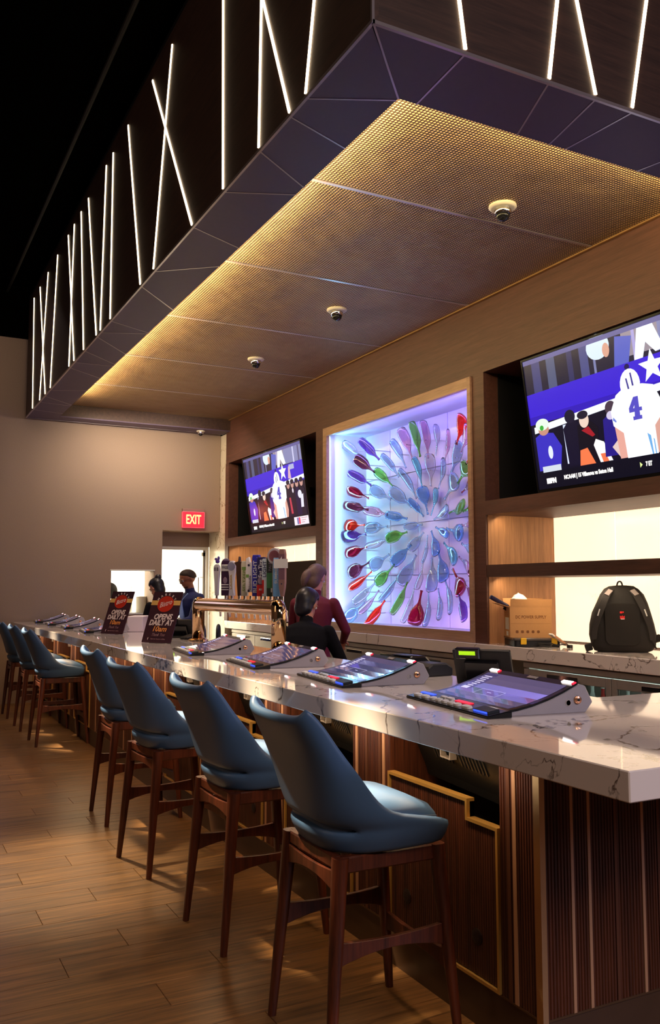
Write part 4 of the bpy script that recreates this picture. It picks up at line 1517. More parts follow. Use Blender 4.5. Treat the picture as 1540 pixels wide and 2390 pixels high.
    for sx, fx0, fx1 in ((1, 0.185, 0.245), (-1, -0.185, -0.24)):
        for sy in (-1, 1):
            rings = []
            for k, (z, r1) in enumerate(((0.0, 0.0135), (0.10, 0.0155), (0.36, 0.021), (0.56, 0.024), (0.64, 0.026))):
                f = 1 - z / 0.64
                c = Vector((fx0 + (fx1 - fx0) * f, sy * (0.188 + 0.035 * f), z))
                rings.append([(c.x + a, c.y + b, c.z) for a, b in rrect(2 * r1, 2 * r1, r1 * 0.7, 3)])
            MB().loft(rings).build('leg', M_leg, t, smooth=True)

    def stretcher(p, q, h0=0.05, h1=0.03, th=0.018, sag=0.012):
        p, q = Vector(p), Vector(q)
        d = (q - p)
        n = d.cross(Vector((0, 0, 1))).normalized()
        rings = []
        for k in range(9):
            f = k / 8
            e = (2 * f - 1) ** 2
            c = p + d * f
            zt = -sag * (1 - e)
            zb = -(h1 + (h0 - h1) * e)
            rings.append([c + n * (th / 2) + Vector((0, 0, zt)), c - n * (th / 2) + Vector((0, 0, zt)), c - n * (th / 2) + Vector((0, 0, zb)), c + n * (th / 2) + Vector((0, 0, zb))])
        MB().loft(rings).build('stretcher', M_leg, t, bevel=0.002)
    for s in (-1, 1):
        stretcher((-0.212, s * 0.203, 0.385), (0.215, s * 0.203, 0.385), 0.078, 0.046)
    stretcher((-0.195, -0.193, 0.60), (-0.195, 0.193, 0.60), 0.075, 0.045)
    stretcher((0.222, -0.207, 0.29), (0.222, 0.207, 0.29), 0.07, 0.05)
    return t


s0 = stool()
spots = [(1.545, 2.735, 0, 'blue bar stool with a sunlit pale seat, biggest and nearest the bar corner'),
         (1.56, 3.735, 2, 'blue bar stool in front of the second game terminal'),
         (1.535, 4.83, 6, 'blue bar stool in front of the third game terminal, turned slightly'),
         (1.60, 5.915, 0, 'blue bar stool at the edge of the gap, in front of the fourth game terminal'),
         (1.655, 9.02, 0, 'first blue bar stool beyond the gap in the row'),
         (1.655, 10.05, 0, 'second blue bar stool beyond the gap in the row'),
         (1.655, 11.08, 0, 'last blue bar stool, beside the end wall')]
spots[0] = (*spots[0][:3], 'blue bar stool nearest the bar corner, its seat top lit almost white')
for k, (x, y, rz, lab) in enumerate(spots):
    t = s0 if k == 0 else copy_tree(s0)
    t.location = (x, y, 0.0)
    t.rotation_euler = (0, 0, math.radians(rz))
    t['label'] = lab
    t['group'] = 'blue bar stools along the bar'
spots = None

# ================================================================ BEER TOWER
tw = thing('beer_tower', 'polished brass beer tower with a row of tall tap handles on the bar top', 'beer tower', (2.43, 6.26, CT))
L2 = 0.83
TZ = 0.302
m = MB()
elb = 0.05
pth = [(0, -L2, 0.012)] + [(0, -L2 + 0.0, TZ - 0.06)]
MB().tube([(0, -L2, 0.02), (0, -L2, 0.27), (0, -L2 + 0.004, 0.292), (0, -L2 + 0.018, 0.312), (0, -L2 + 0.04, 0.318)], [0.052, 0.052, 0.052, 0.052, 0.050], 24).build('upright', M_tower, tw, smooth='all')
MB().tube([(0, L2, 0.02), (0, L2, 0.27), (0, L2 - 0.004, 0.292), (0, L2 - 0.018, 0.312), (0, L2 - 0.04, 0.318)], [0.052, 0.052, 0.052, 0.052, 0.050], 24).build('upright', M_tower, tw, smooth='all')
MB().tube([(0, -L2 + 0.02, TZ), (0, L2 - 0.02, TZ)], 0.052, 24).build('cross_tube', M_tower, tw, smooth=True)
for s in (-1, 1):
    MB().lathe([(0.085, 0), (0.085, 0.008), (0.075, 0.014), (0.054, 0.022)], (0, s * L2, 0), 28).build('base_flange', M_tower, tw, smooth=True)
# handles: place along the tube from the far end, look and outline per tap
W = (236, 232, 240)
taps = [
    (0.70, 0.345, 0.058, 'carved', W, 'white carved figure tap handle with a purple crest'),
    (0.485, 0.29, 0.085, 'board', (60, 30, 66), 'dark purple picture tap handle'),
    (0.345, 0.30, 0.075, 'badge', (232, 226, 232), 'white tap handle with a round grey badge'),
    (0.185, 0.31, 0.080, 'cone', (66, 40, 30), 'dark bronze tapered tap handle with a pointed cap'),
    (0.07, 0.275, 0.060, 'board', (222, 214, 192), 'cream tap handle with green lettering'),
    (-0.05, 0.30, 0.078, 'notch', (240, 236, 236), 'white tap handle with a black dot and script'),
    (-0.16, 0.315, 0.066, 'board', (44, 44, 170), 'royal blue tap handle with white lettering'),
    (-0.262, 0.295, 0.074, 'split', (32, 26, 84), 'navy and red tap handle with a round emblem'),
    (-0.335, 0.28, 0.052, 'split2', (226, 240, 250), 'white and pale blue tap handle'),
    (-0.435, 0.30, 0.066, 'green', (28, 42, 34), 'black and green tap handle'),
    (-0.505, 0.345, 0.060, 'disc', (190, 182, 190), 'tap handle topped by a round silver disc'),
    (-0.545, 0.28, 0.060, 'blue', (120, 176, 232), 'sky blue tap handle'),
    (-0.635, 0.335, 0.056, 'paddle', (150, 112, 104), 'brown wooden paddle tap handle'),
]
M_ink = mat('white print', (0.85, 0.85, 0.88), 0.5)
M_dink = mat('dark print', (0.03, 0.025, 0.06), 0.5)
RF, UPT = Vector((0, -1, 0)), Vector((-0.03, 0, 1)).normalized()
for dy, h, wd, kind, c, lab in taps:
    base = Vector((0.115, dy, TZ + 0.035))
    # shank and faucet on the server's side
    MB().tube([(0.045, dy, TZ - 0.005), (0.115, dy, TZ - 0.005), (0.145, dy, TZ - 0.03), (0.15, dy, TZ - 0.10)], [0.013, 0.014, 0.012, 0.009], 10).build('faucet', M_chrome, tw, smooth=True)
    mc = mat('tap paint %d %d %d' % c, rgb(*c), 0.4)
    th = 0.028
    y0, z0 = dy, TZ + 0.075
    def outline(pts, name, m, par, x0=0.1, t=th):
        return MB().prism(pts, lambda a, b: (x0, dy - a, z0 + b), lambda a, b: (x0 + t, dy - a, z0 + b)).build(name, m, par, bevel=0.003)
    w2 = wd / 2
    if kind == 'carved':
        pts = [(-0.014, 0), (0.014, 0), (0.018, 0.10), (0.027, 0.19), (0.03, 0.225), (0.022, 0.25), (0.008, 0.262), (-0.008, 0.262), (-0.024, 0.25), (-0.03, 0.225), (-0.027, 0.19), (-0.018, 0.10)]
    elif kind == 'badge':
        pts = [(-0.026, 0), (0.026, 0), (0.020, 0.06), (0.022, 0.15), (0.03, 0.2), (0.034, 0.25), (0.014, 0.28), (-0.014, 0.28), (-0.034, 0.25), (-0.03, 0.2), (-0.022, 0.15), (-0.020, 0.06)]
    elif kind == 'cone':
        pts = [(-0.010, 0), (0.010, 0), (0.026, 0.20), (0.026, 0.235), (0.046, 0.262), (0.008, 0.272), (0.004, 0.31), (-0.004, 0.31), (-0.008, 0.272), (-0.046, 0.262), (-0.026, 0.235), (-0.026, 0.20)]
    elif kind == 'notch':
        pts = [(-w2, 0.03), (w2, 0.03), (w2, 0.25), (0.01, 0.262), (-0.004, 0.25), (-0.014, h), (-w2, 0.285)]
    elif kind == 'paddle':
        pts = [(-0.010, 0), (0.010, 0), (0.022, 0.06), (0.026, 0.10), (0.026, 0.30), (0.018, h), (-0.018, h), (-0.026, 0.30), (-0.026, 0.10), (-0.022, 0.06)]
    elif kind == 'disc':
        pts = [(-0.016, 0), (0.016, 0), (0.016, 0.24), (-0.016, 0.24)]
    else:
        pts = [(-w2 * 0.9, 0.0), (w2 * 0.9, 0.0), (w2, h * 0.9), (w2 * 0.8, h - 0.004), (-w2 * 0.8, h - 0.004), (-w2, h * 0.9)]
    t = outline(pts, 'tap_handle', mc, tw)
    t['label'] = lab
    MB().tube([(0.114, dy, TZ - 0.005), (0.114, dy, z0 + 0.002)], 0.011, 10).build('ferrule', M_chrome, t, smooth=True)
    xf = 0.0985

    def plate(a0, b0, a1, b1, m, name='print_panel', t_=0.0015):
        MB().box(xf, dy - a1, z0 + b0, xf + t_, dy - a0, z0 + b1).build(name, m, t)

    def lett(body, size, b, m, rot=True, width=None, a=0.0):
        o = Vector((xf - 0.0006, dy - a, z0 + b))
        if rot:
            text(body, size, m, o, (0, 0, 1), (0, 1, 0), 'lettering', t, bold=0.0006, width=width)
        else:
            text(body, size, m, o, (0, -1, 0), (0, 0, 1), 'lettering', t, bold=0.0006, width=width)
    if kind == 'carved':
        MB().ball((0.113, dy - 0.004, z0 + 0.285), 0.016, 0.02, 0.018, 10, 6).ball((0.113, dy + 0.012, z0 + 0.305), 0.010, 0.014, 0.012, 8, 6).ball((0.113, dy - 0.014, z0 + 0.312), 0.010, 0.012, 0.018, 8, 6).build('crest', mat('purple crest', rgb(92, 62, 160), 0.5), t, smooth='all')
        plate(-0.02, 0.205, -0.004, 0.235, mat('grey carving', rgb(120, 112, 130), 0.6), 'carving')
        plate(0.004, 0.205, 0.02, 0.235, mat('grey carving', rgb(120, 112, 130), 0.6), 'carving')
    elif kind == 'board' and c[0] == 60:
        plate(-0.034, 0.20, 0.034, 0.255, M_ink)
        lett('FREE', 0.034, 0.228, M_dink, False, 0.06)
        MB().ball((0.112, dy, z0 + 0.285), 0.012, 0.035, 0.02, 12, 6).build('crown_top', mat('grey top', rgb(110, 96, 130), 0.5), t, smooth='all')
        for k in range(3):
            plate(-0.034, 0.045 + k * 0.02, 0.034, 0.053 + k * 0.02, M_ink)
        MB().ball((xf + 0.004, dy, z0 + 0.125), 0.006, 0.022, 0.03, 12, 6).build('emblem', mat('grey emblem', rgb(150, 130, 150), 0.5), t, smooth='all')
    elif kind == 'badge':
        MB().lathe([(0.034, 0), (0.034, 0.008), (0.0, 0.008)], (xf - 0.004, dy, z0 + 0.235), 20, 'x').build('badge', mat('blue grey badge', rgb(140, 140, 170), 0.4), t)
        lett('LAGER', 0.02, 0.11, mat('ochre print', rgb(190, 150, 70), 0.5), True, 0.12)
    elif kind == 'board' and c[0] == 222:
        lett('SELTZER', 0.03, 0.12, mat('olive print', rgb(120, 140, 70), 0.5), True, 0.17)
        plate(-0.02, 0.20, 0.02, 0.225, mat('leaf green', rgb(130, 170, 90), 0.5))
    elif kind == 'notch':
        MB().lathe([(0.009, 0), (0.009, 0.004), (0, 0.004)], (xf - 0.002, dy + 0.012, z0 + 0.235), 14, 'x').build('dot', M_dink, t)
        plate(-0.036, 0.14, -0.01, 0.165, mat('leaf green', rgb(130, 170, 90), 0.5))
        lett('Blonde', 0.028, 0.10, mat('grey script', rgb(120, 110, 130), 0.5), True, 0.11)
        plate(-0.02, 0.03, -0.002, 0.05, M_dink)
    elif kind == 'board':
        lett('BUD LIGHT', 0.05, 0.145, M_ink, True, 0.24)
        MB().ball((xf + 0.006, dy - 0.01, z0 + 0.29), 0.005, 0.008, 0.008, 8, 6).build('stud', M_ink, t)
    elif kind == 'split':
        plate(-0.033, 0.0, 0.033, 0.085, mat('red label', rgb(200, 30, 34), 0.4))
        MB().lathe([(0.026, 0), (0.026, 0.004), (0, 0.004)], (xf - 0.002, dy, z0 + 0.115), 18, 'x').build('emblem', mat('grey emblem', rgb(150, 130, 150), 0.5), t)
        lett('Fat Tire', 0.05, 0.205, M_ink, True, 0.13)
        lett('ALE', 0.02, 0.05, M_ink, False, 0.03)
    elif kind == 'split2':
        lett('LIGHT', 0.04, 0.20, mat('navy print', rgb(60, 70, 120), 0.5), True, 0.12)
        plate(-0.022, 0.02, -0.006, 0.12, mat('red label', rgb(200, 30, 34), 0.4))
    elif kind == 'green':
        plate(-0.028, 0.06, 0.02, 0.17, mat('bottle green label', rgb(60, 120, 76), 0.4))
        lett('PALE', 0.03, 0.215, mat('grey script', rgb(120, 110, 130), 0.5), True, 0.06)
        plate(0.006, 0.03, 0.026, 0.06, M_ink)
    elif kind == 'disc':
        MB().lathe([(0.056, -0.012), (0.06, -0.006), (0.06, 0.012), (0.052, 0.014), (0.0, 0.014)], (0.112, dy, z0 + 0.29), 26, 'x').build('disc', mat('silver disc', rgb(186, 178, 186), 0.35), t)
        MB().lathe([(0.042, -0.014), (0.042, -0.0125), (0.036, -0.0125), (0.036, -0.014)], (0.112, dy, z0 + 0.29), 22, 'x').build('disc_ring', mat('rose print', rgb(150, 90, 100), 0.5), t)
        lett('45', 0.05, 0.29, mat('rose print', rgb(150, 90, 100), 0.5), False, 0.04) if False else None
    elif kind == 'blue':
        lett('SUMMER', 0.03, 0.16, M_ink, True, 0.14)
    elif kind == 'paddle':
        plate(-0.024, 0.12, 0.024, 0.30, mat('plum print', rgb(120, 84, 96), 0.5))
        MB().box(0.085, dy - 0.055, z0 + 0.20, 0.088, dy + 0.055, z0 + 0.265).build('paper_tag', M_paper, t)
        MB().tube([(0.09, dy, z0 + 0.265), (0.113, dy, z0 + 0.30)], 0.002, 5).build('tag_string', M_paper, t)
        MB().ball((xf, dy, z0 + 0.09), 0.004, 0.006, 0.006, 8, 6).build('rivet', M_dink, t)

for t in [c for c in tw.children if c.name.startswith('tap_handle')]:
    dy = sum(v.co.y for v in t.data.vertices) / len(t.data.vertices)
    P = Matrix.Translation((0.114, dy, 0))
    t.matrix_local = P @ Matrix.Rotation(math.radians(38), 4, 'Z') @ P.inverted()

# ================================================================ TABLE SIGNS
M_sign = mat('dark plum sign card', rgb(58, 32, 44), 0.35)
M_signb = mat('sand band print', rgb(214, 170, 96), 0.5)
M_signr = mat('red roundel print', rgb(186, 40, 18), 0.5)
M_signo = mat('orange print', rgb(226, 150, 74), 0.5)
M_signw = mat('pale print', rgb(222, 206, 206), 0.5)
M_signd = mat('dim print', rgb(140, 110, 116), 0.5)


def sign(loc, rz, label):
    t = thing('table_sign', label, 'sign', loc, rz, group='opening hours signs')
    Wd, Ht = 0.305, 0.43
    lean = math.radians(20)
    # local: panel faces -y, r = +x, up leans to +y
    r, u = Vector((1, 0, 0)), Vector((0, math.sin(lean), math.cos(lean)))
    M = frame_mtx((0, 0, 0.003), r, u)          # normal = r x u = faces -y
    p = MB().prism(rrect(Wd, Ht, 0.006, 2), lambda a, b: M @ Vector((a, b + Ht / 2, -0.003)), lambda a, b: M @ Vector((a, b + Ht / 2, 0.003))).build('panel', M_sign, t)
    top = M @ Vector((0, Ht, 0))
    MB().obox((-0.05, 0.10, 0.105), (1, 0, 0), (0, 0.1, -0.99), (0, 0.99, 0.1), 0.05, 0.21, 0.004).build('back_strut', M_sign, t)

    def flat(name, pts, m, lift):
        MB().prism(pts, lambda a, b: M @ Vector((a, b, 0.003)), lambda a, b: M @ Vector((a, b, 0.003 + lift))).build(name, m, p)
    flat('band', [(-Wd / 2, 0.315), (Wd / 2, 0.315), (Wd / 2, 0.355), (-Wd / 2, 0.355)], M_signb, 0.0004)
    flat('roundel', [(0.084 * math.cos(2 * math.pi * k / 28), 0.325 + 0.068 * math.sin(2 * math.pi * k / 28)) for k in range(28)], M_signr, 0.0008)

    def put(body, size, x, y, m, width=None, shear=0.0, bold=0.0, rot=0.0, up=0.0010):
        o = M @ Vector((x, y, 0.003 + up))
        rr = r * math.cos(rot) + u * math.sin(rot)
        uu = u * math.cos(rot) - r * math.sin(rot)
        text(body, size, m, o, rr, uu, 'lettering', p, shear=shear, bold=bold, width=width)
    for k, ch in enumerate('MARKET'):
        a = math.radians(150 - k * 24)
        put(ch, 0.026, 0.098 * math.cos(a), 0.325 + 0.082 * math.sin(a), M_signw, None, 0, 0.0008, a - math.pi / 2)
    put('Bistro', 0.062, 0, 0.327, M_signw, 0.125, 0.35, 0.0, math.radians(16), 0.0014)
    put('OPENS', 0.062, 0.005, 0.215, M_signw, 0.19, 0.18, 0.0022)
    put('DAILY AT', 0.062, 0.0, 0.165, M_signw, 0.25, 0.18, 0.0022)
    put('10am', 0.062, 0.0, 0.113, M_signo, 0.14, 0.18, 0.0006)
    put('Thank You', 0.036, 0.0, 0.066, M_signd, 0.135, 0.4)
    put('f', 0.026, -0.095, 0.031, M_signw, None, 0, 0.001)
    put('See our hours online', 0.016, 0.01, 0.031, M_signd, 0.15)
    return t


sign((2.0, 6.86, CT), math.radians(-58), 'dark opening hours sign on the bar top, the larger one beside the beer tower')
sign((2.02, 8.42, CT), math.radians(-62), 'dark opening hours sign farther along the bar, next to the white box')

# ================================================================ POINT OF SALE TERMINALS
def pos_terminal(loc, rz, label):
    """seen from behind: tilted screen with a small green customer display on top"""
    t = thing('sales_terminal', label, 'cash register', loc, rz, group='point of sale terminals')
    t.scale = (0.68, 0.66, 0.70)
    # local: back of the screen faces -x
    MB().prism([(-0.10, 0), (0.16, 0), (0.16, 0.025), (0.05, 0.04), (-0.10, 0.02)], lambda a, b: (a, -0.14, b), lambda a, b: (a, 0.14, b)).build('foot', M_black, t, bevel=0.004)
    ax, az = Vector((0.42, 0, -0.91)).normalized(), Vector((-0.91, 0, -0.42)).normalized()
    c = Vector((0.0, 0, 0.115))
    MB().obox(c, ax, (0, 1, 0), az, 0.25, 0.40, 0.035).build('screen_housing', M_black, t, bevel=0.006)
    MB().obox(c - az * 0.019, ax, (0, 1, 0), az, 0.22, 0.36, 0.002).build('screen', mat('dim sales screen', (0.02, 0.02, 0.03), 0.1, emit=(0.3, 0.36, 0.5), es=0.4), t)
    MB().obox(c + az * 0.03 + ax * 0.02, ax, (0, 1, 0), az, 0.16, 0.24, 0.03).build('rear_cover', M_blackgloss, t, bevel=0.008)
    MB().tube([(0.03, 0, 0.03), (0.01, 0, 0.10)], 0.03, 12).build('neck', M_black, t)
    d = MB().obox((-0.06, 0.09, 0.205), (0.25, 0, -0.97), (0, 1, 0), (-0.97, 0, -0.25), 0.07, 0.17, 0.04).build('customer_display', M_blackgloss, t, bevel=0.006)
    MB().obox((-0.0805, 0.09, 0.206), (0.25, 0, -0.97), (0, 1, 0), (-0.97, 0, -0.25), 0.026, 0.115, 0.002).build('lit_window', mat('lime display', (0.2, 0.4, 0.02), 0.3, emit=rgb(168, 226, 20), es=1.0), d)
    MB().obox((-0.0805, 0.12, 0.172), (0.25, 0, -0.97), (0, 1, 0), (-0.97, 0, -0.25), 0.004, 0.04, 0.002).build('mark', M_greyweb, d)
    return t


pos_terminal((2.44, 3.20, CT), math.radians(36), 'black sales terminal with a green display, behind the nearest game terminal')
pos_terminal((2.42, 7.55, CT), math.radians(42), 'black sales terminal with a green display, between the sign and the beer tower')

pr = thing('receipt_printer', 'low black receipt printer behind the second game terminal', 'printer', (2.47, 3.80, CT), math.radians(4))
MB().prism([(-0.07, 0), (0.09, 0), (0.09, 0.055), (0.05, 0.085), (-0.04, 0.085), (-0.07, 0.06)], lambda a, b: (a, -0.19, b * 0.75), lambda a, b: (a, -0.02, b * 0.75)).build('paper_cover', M_black, pr, bevel=0.008)
MB().prism([(-0.07, 0), (0.09, 0), (0.09, 0.055), (0.05, 0.09), (-0.04, 0.09), (-0.07, 0.06)], lambda a, b: (a, -0.02, b), lambda a, b: (a, 0.17, b)).build('housing', M_blackgloss, pr, bevel=0.010)
MB().box(-0.05, -0.01, 0.088, 0.0, 0.14, 0.0915).build('paper_slot', M_black, pr)

hs = thing('card_reader', 'small black card reader with a curled lead beside the larger sign', 'card reader', (2.40, 7.02 + 0.25, CT), math.radians(20))
MB().prism([(-0.05, 0), (0.06, 0), (0.06, 0.045), (-0.05, 0.02)], lambda a, b: (a, -0.05, b), lambda a, b: (a, 0.05, b)).build('housing', M_black, hs, bevel=0.006)
MB().tube(smooth_path([(0.06, 0, 0.02), (0.10, 0.03, 0.05), (0.12, 0.0, 0.08), (0.09, -0.05, 0.06), (0.10, -0.12, 0.008)], 6), 0.004, 6).build('lead', M_black, hs)

nb_ = thing('napkin_box', 'plain white napkin box on the bar top behind the farther sign', 'box', (2.42, 8.95, CT), math.radians(-25))
MB().box(-0.08, -0.2, 0, 0.08, 0.2, 0.155).build('case', mat('pale grey box', rgb(214, 200, 204), 0.5), nb_, bevel=0.006)
MB().box(-0.083, -0.06, 0.03, -0.08, 0.06, 0.05).build('slot', M_greyweb, nb_)

# ================================================================ THINGS ON THE BACK COUNTER
oc = thing('parts_organizer', 'flat black organizer case with two yellow latches, under the cardboard box', 'case', (4.70, 5.53, BZ), math.radians(-28))
MB().prism(rrect(0.36, 0.42, 0.02, 3), lambda a, b: (a, b, 0), lambda a, b: (a, b, 0.05)).build('tray', M_black, oc, bevel=0.004)
MB().prism(rrect(0.37, 0.43, 0.02, 3), lambda a, b: (a, b, 0.05), lambda a, b: (a, b, 0.068)).build('lid', mat('smoked clear lid', (0.12, 0.10, 0.09), 0.15), oc, bevel=0.003)
for q in (-0.11, 0.13):
    MB().obox((q, -0.219, 0.045), (1, 0, 0), (0, 1, 0), (0, 0, 1), 0.045, 0.012, 0.05).build('latch', M_yellow, oc, bevel=0.004)

bx = thing('cardboard_box', 'open brown cardboard box printed DC POWER SUPPLY on the black case', 'box', (4.68, 5.55, BZ + 0.068), math.radians(-28))
bw, bd, bh = 0.33, 0.24, 0.245
th = 0.005
MB().box(-bw / 2, -bd / 2, 0, bw / 2, bd / 2, th).box(-bw / 2, -bd / 2, th, bw / 2, -bd / 2 + th, bh).box(-bw / 2, bd / 2 - th, th, bw / 2, bd / 2, bh).box(
    -bw / 2, -bd / 2 + th, th, -bw / 2 + th, bd / 2 - th, bh).box(bw / 2 - th, -bd / 2 + th, th, bw / 2, bd / 2 - th, bh).build('carton', M_card, bx)
fl = MB().obox((0.005, -bd / 2 - 0.002, bh + 0.028), (1, 0, 0), (0, 1, 0.08), (0, -0.08, 1), bw, 0.004, 0.058).build('flap', M_card, bx)
MB().obox((-bw / 2 - 0.05, 0.0, bh + 0.01), (0.95, 0, -0.3), (0, 1, 0), (0.3, 0, 0.95), 0.10, bd - 0.02, 0.004).build('flap', M_card, bx)
MB().obox((0.0, bd / 2 + 0.03, bh + 0.03), (1, 0, 0), (0, 0.7, 0.7), (0, -0.7, 0.7), bw, 0.09, 0.004).build('flap', M_card, bx)
fc = bx.children[0]
M_pr = M_cardink
text('DC POWER SUPPLY', 0.034, M_pr, (0, -bd / 2 - 0.0006, 0.16), (1, 0, 0), (0, 0, 1), 'lettering', fc, bold=0.0007, width=0.245)
MB().box(-0.16, -bd / 2 - 0.001, 0.108, 0.16, -bd / 2, 0.1095).build('print_line', M_pr, fc)
for k in range(5):
    x = -0.11 + k * 0.042
    MB().prism(rrect(0.022, 0.022, 0.004 + 0.001 * k, 2), lambda a, b: (x + a, -bd / 2 - 0.001, 0.045 + b), lambda a, b: (x + a, -bd / 2, 0.045 + b)).build('handling_mark', M_pr, fc)
MB().box(-bw / 2 - 0.001, -0.07, 0.06, -bw / 2, 0.07, 0.155).build('shipping_label', M_paper, fc)
MB().box(-bw / 2 - 0.001, -0.05, 0.01, -bw / 2, 0.03, 0.045).build('bar_label', M_paper, fc)

pp = thing('crumpled_paper', 'crumpled white paper sticking out of the cardboard box', 'paper', (4.63, 5.59, BZ + 0.068 + 0.19), math.radians(-28))
mm = MB()
rr_ = random.Random(3)
mm.ball((0, 0, 0.07), 0.075, 0.06, 0.085, 9, 6)
mm.v = [(x + rr_.uniform(-0.012, 0.012), y + rr_.uniform(-0.012, 0.012), z + rr_.uniform(-0.01, 0.01)) for x, y, z in mm.v]
mm.build('sheet', M_paper, pp)
tp = thing('tape_dispenser', 'dark blue handled tool lying across the corner of the cardboard box', 'tool', (4.545, 5.675, BZ + 0.068 + 0.245), math.radians(-28))
MB().obox((-0.04, 0, 0.035), (0.86, 0, -0.5), (0, 1, 0), (0.5, 0, 0.86), 0.17, 0.05, 0.035).build('body', mat('dark blue plastic', (0.012, 0.010, 0.05), 0.3), tp, bevel=0.012, seg=2)
MB().obox((0.02, 0, -0.03), (0.86, 0, -0.5), (0, 1, 0), (0.5, 0, 0.86), 0.06, 0.03, 0.02).build('grip', M_black, tp, bevel=0.005)

pf = thing('paper_packet', 'folded white paper packet leaning on the organizer case', 'paper', (4.735, 5.26, BZ), math.radians(-28))
MB().obox((0, 0, 0.058), (0.80, 0.15, -0.58), (-0.2, 0.98, 0), (0.57, 0.12, 0.8), 0.155, 0.06, 0.012).build('sleeve', M_paper, pf, bevel=0.002)
MB().obox((0.02, -0.03, 0.05), (0.80, 0.15, -0.58), (-0.2, 0.98, 0), (0.57, 0.12, 0.8), 0.13, 0.012, 0.014).build('stripe', mat('tan stripe', rgb(206, 150, 110), 0.6), pf)
cb = thing('coiled_cable', 'coiled black cable with a plug, in front of the organizer case', 'cable', (4.60, 5.26, BZ), 0)
cp = []
for k in range(44):
    a = k * 0.43
    cp.append((0.045 * math.cos(a) * (1 + 0.1 * math.sin(k)), 0.055 * math.sin(a), 0.006 + 0.0007 * k))
cp += [(0.08, -0.06, 0.02), (0.13, -0.10, 0.03), (0.16, -0.09, 0.012)]
MB().tube(smooth_path(cp, 2), 0.004, 6).build('cord', M_black, cb)
MB().box(0.15, -0.11, 0.0, 0.185, -0.075, 0.022).build('plug', M_black, cb, bevel=0.003)

# backpack, straps towards the room
bp = thing('backpack', 'black backpack with shoulder straps standing on the back counter', 'backpack', (4.80, 4.66, BZ), math.radians(-44))
# local: x right as seen, y away from the viewer, strap side at -y
def ringb(z, w_, d_, cx, cy, e=3.0):
    out = []
    for i in range(32):
        a = 2 * math.pi * i / 32
        c, s = math.cos(a), math.sin(a)
        out.append((cx + w_ * math.copysign(abs(c) ** (2 / e), c), cy + d_ * math.copysign(abs(s) ** (2 / e), s), z))
    return out
prof = [(0.0, 0.17, 0.07), (0.012, 0.20, 0.095), (0.05, 0.222, 0.11), (0.12, 0.232, 0.118), (0.20, 0.222, 0.118), (0.28, 0.202, 0.112), (0.35, 0.178, 0.10), (0.41, 0.150, 0.085), (0.45, 0.12, 0.07), (0.47, 0.085, 0.05), (0.476, 0.03, 0.02)]
m = MB().loft([ringb(z, w_, d_, 0.004 * math.sin(z * 20), 0.0) for z, w_, d_ in prof])
rr_ = random.Random(9)
m.v = [(x + rr_.uniform(-0.003, 0.003), y + rr_.uniform(-0.003, 0.003), max(0, z + rr_.uniform(-0.002, 0.002))) for x, y, z in m.v]
body = m.build('bag_body', M_fabric, bp, smooth='all')
for s in (-1, 1):
    pth = smooth_path([(s * 0.065, -0.055, 0.455), (s * 0.10, -0.115, 0.41), (s * 0.135, -0.145, 0.33), (s * 0.165, -0.15, 0.25), (s * 0.19, -0.14, 0.17), (s * 0.20, -0.125, 0.09)], 6)
    rings = []
    for k, p in enumerate(pth):
        wv = 0.030 - 0.010 * k / len(pth)
        rings.append([p + Vector((-wv, -0.006, 0)), p + Vector((wv, -0.006 + 0.006, 0)), p + Vector((wv, 0.010, 0)), p + Vector((-wv, 0.008, 0))])
    st = MB().loft(rings).build('shoulder_strap', mat('black padded strap', (0.016, 0.013, 0.012), 0.7), bp, bevel=0.003)
    p = pth[3]
    MB().obox((s * 0.088, -0.106, 0.425), Vector((s * 0.55, -0.55, -0.63)).normalized(), (0.9, s * 0.2, s * 0.4), (0, -0.8, 0.6), 0.055, 0.032, 0.012).build('reflective_patch', M_greyweb, st)
    MB().obox((s * 0.158 - 0.002, -0.158, 0.285), Vector((s * 0.30, -0.1, -0.95)).normalized(), (0.95, 0, s * 0.3), (0, -1, 0), 0.05, 0.008, 0.004).build('reflective_tab', mat('pale tab', (0.6, 0.6, 0.6), 0.5), st)
MB().tube(smooth_path([(-0.03, -0.02, 0.47), (-0.02, -0.03, 0.50), (0.0, -0.03, 0.502), (0.012, -0.02, 0.47)], 5), 0.006, 6).build('carry_loop', M_fabric, bp)
MB().prism(rrect(0.24, 0.30, 0.05, 4), lambda a, b: (a, -0.126 + 0.0 * b, 0.20 + b), lambda a, b: (a * 0.94, -0.108, 0.20 + b)).build('back_pad', mat('black mesh pad', (0.010, 0.008, 0.007), 0.9), bp, bevel=0.004)
lg = MB()
lg.box(-0.016, -0.1285, 0.278, 0.0, -0.126, 0.292).box(0.002, -0.1285, 0.282, 0.010, -0.126, 0.292)
lg.build('red_mark', M_red, bp)
MB().prism([(-0.016, 0.238), (0.016, 0.238), (0.016, 0.262), (0.006, 0.256), (0.0, 0.266), (-0.006, 0.256), (-0.016, 0.262)], lambda a, b: (a, -0.1285, b), lambda a, b: (a, -0.126, b)).build('red_crest', M_red, bp)
MB().box(-0.010, -0.1288, 0.236, 0.014, -0.1262, 0.241).build('white_mark', M_paper, bp)
for s, z in ((1, 0.10), (-1, 0.03)):
    MB().obox((s * 0.235, -0.03, z), (1, 0, 0.3), (0, 1, 0), (-0.3, 0, 1), 0.05, 0.04, 0.05).build('side_buckle', M_fabric, bp, bevel=0.006)
for s in (-1, 1):
    MB().tube([(s * 0.19, -0.12, 0.10), (s * 0.225, -0.05, 0.03)], 0.006, 6).build('strap_tail', M_fabric, bp)

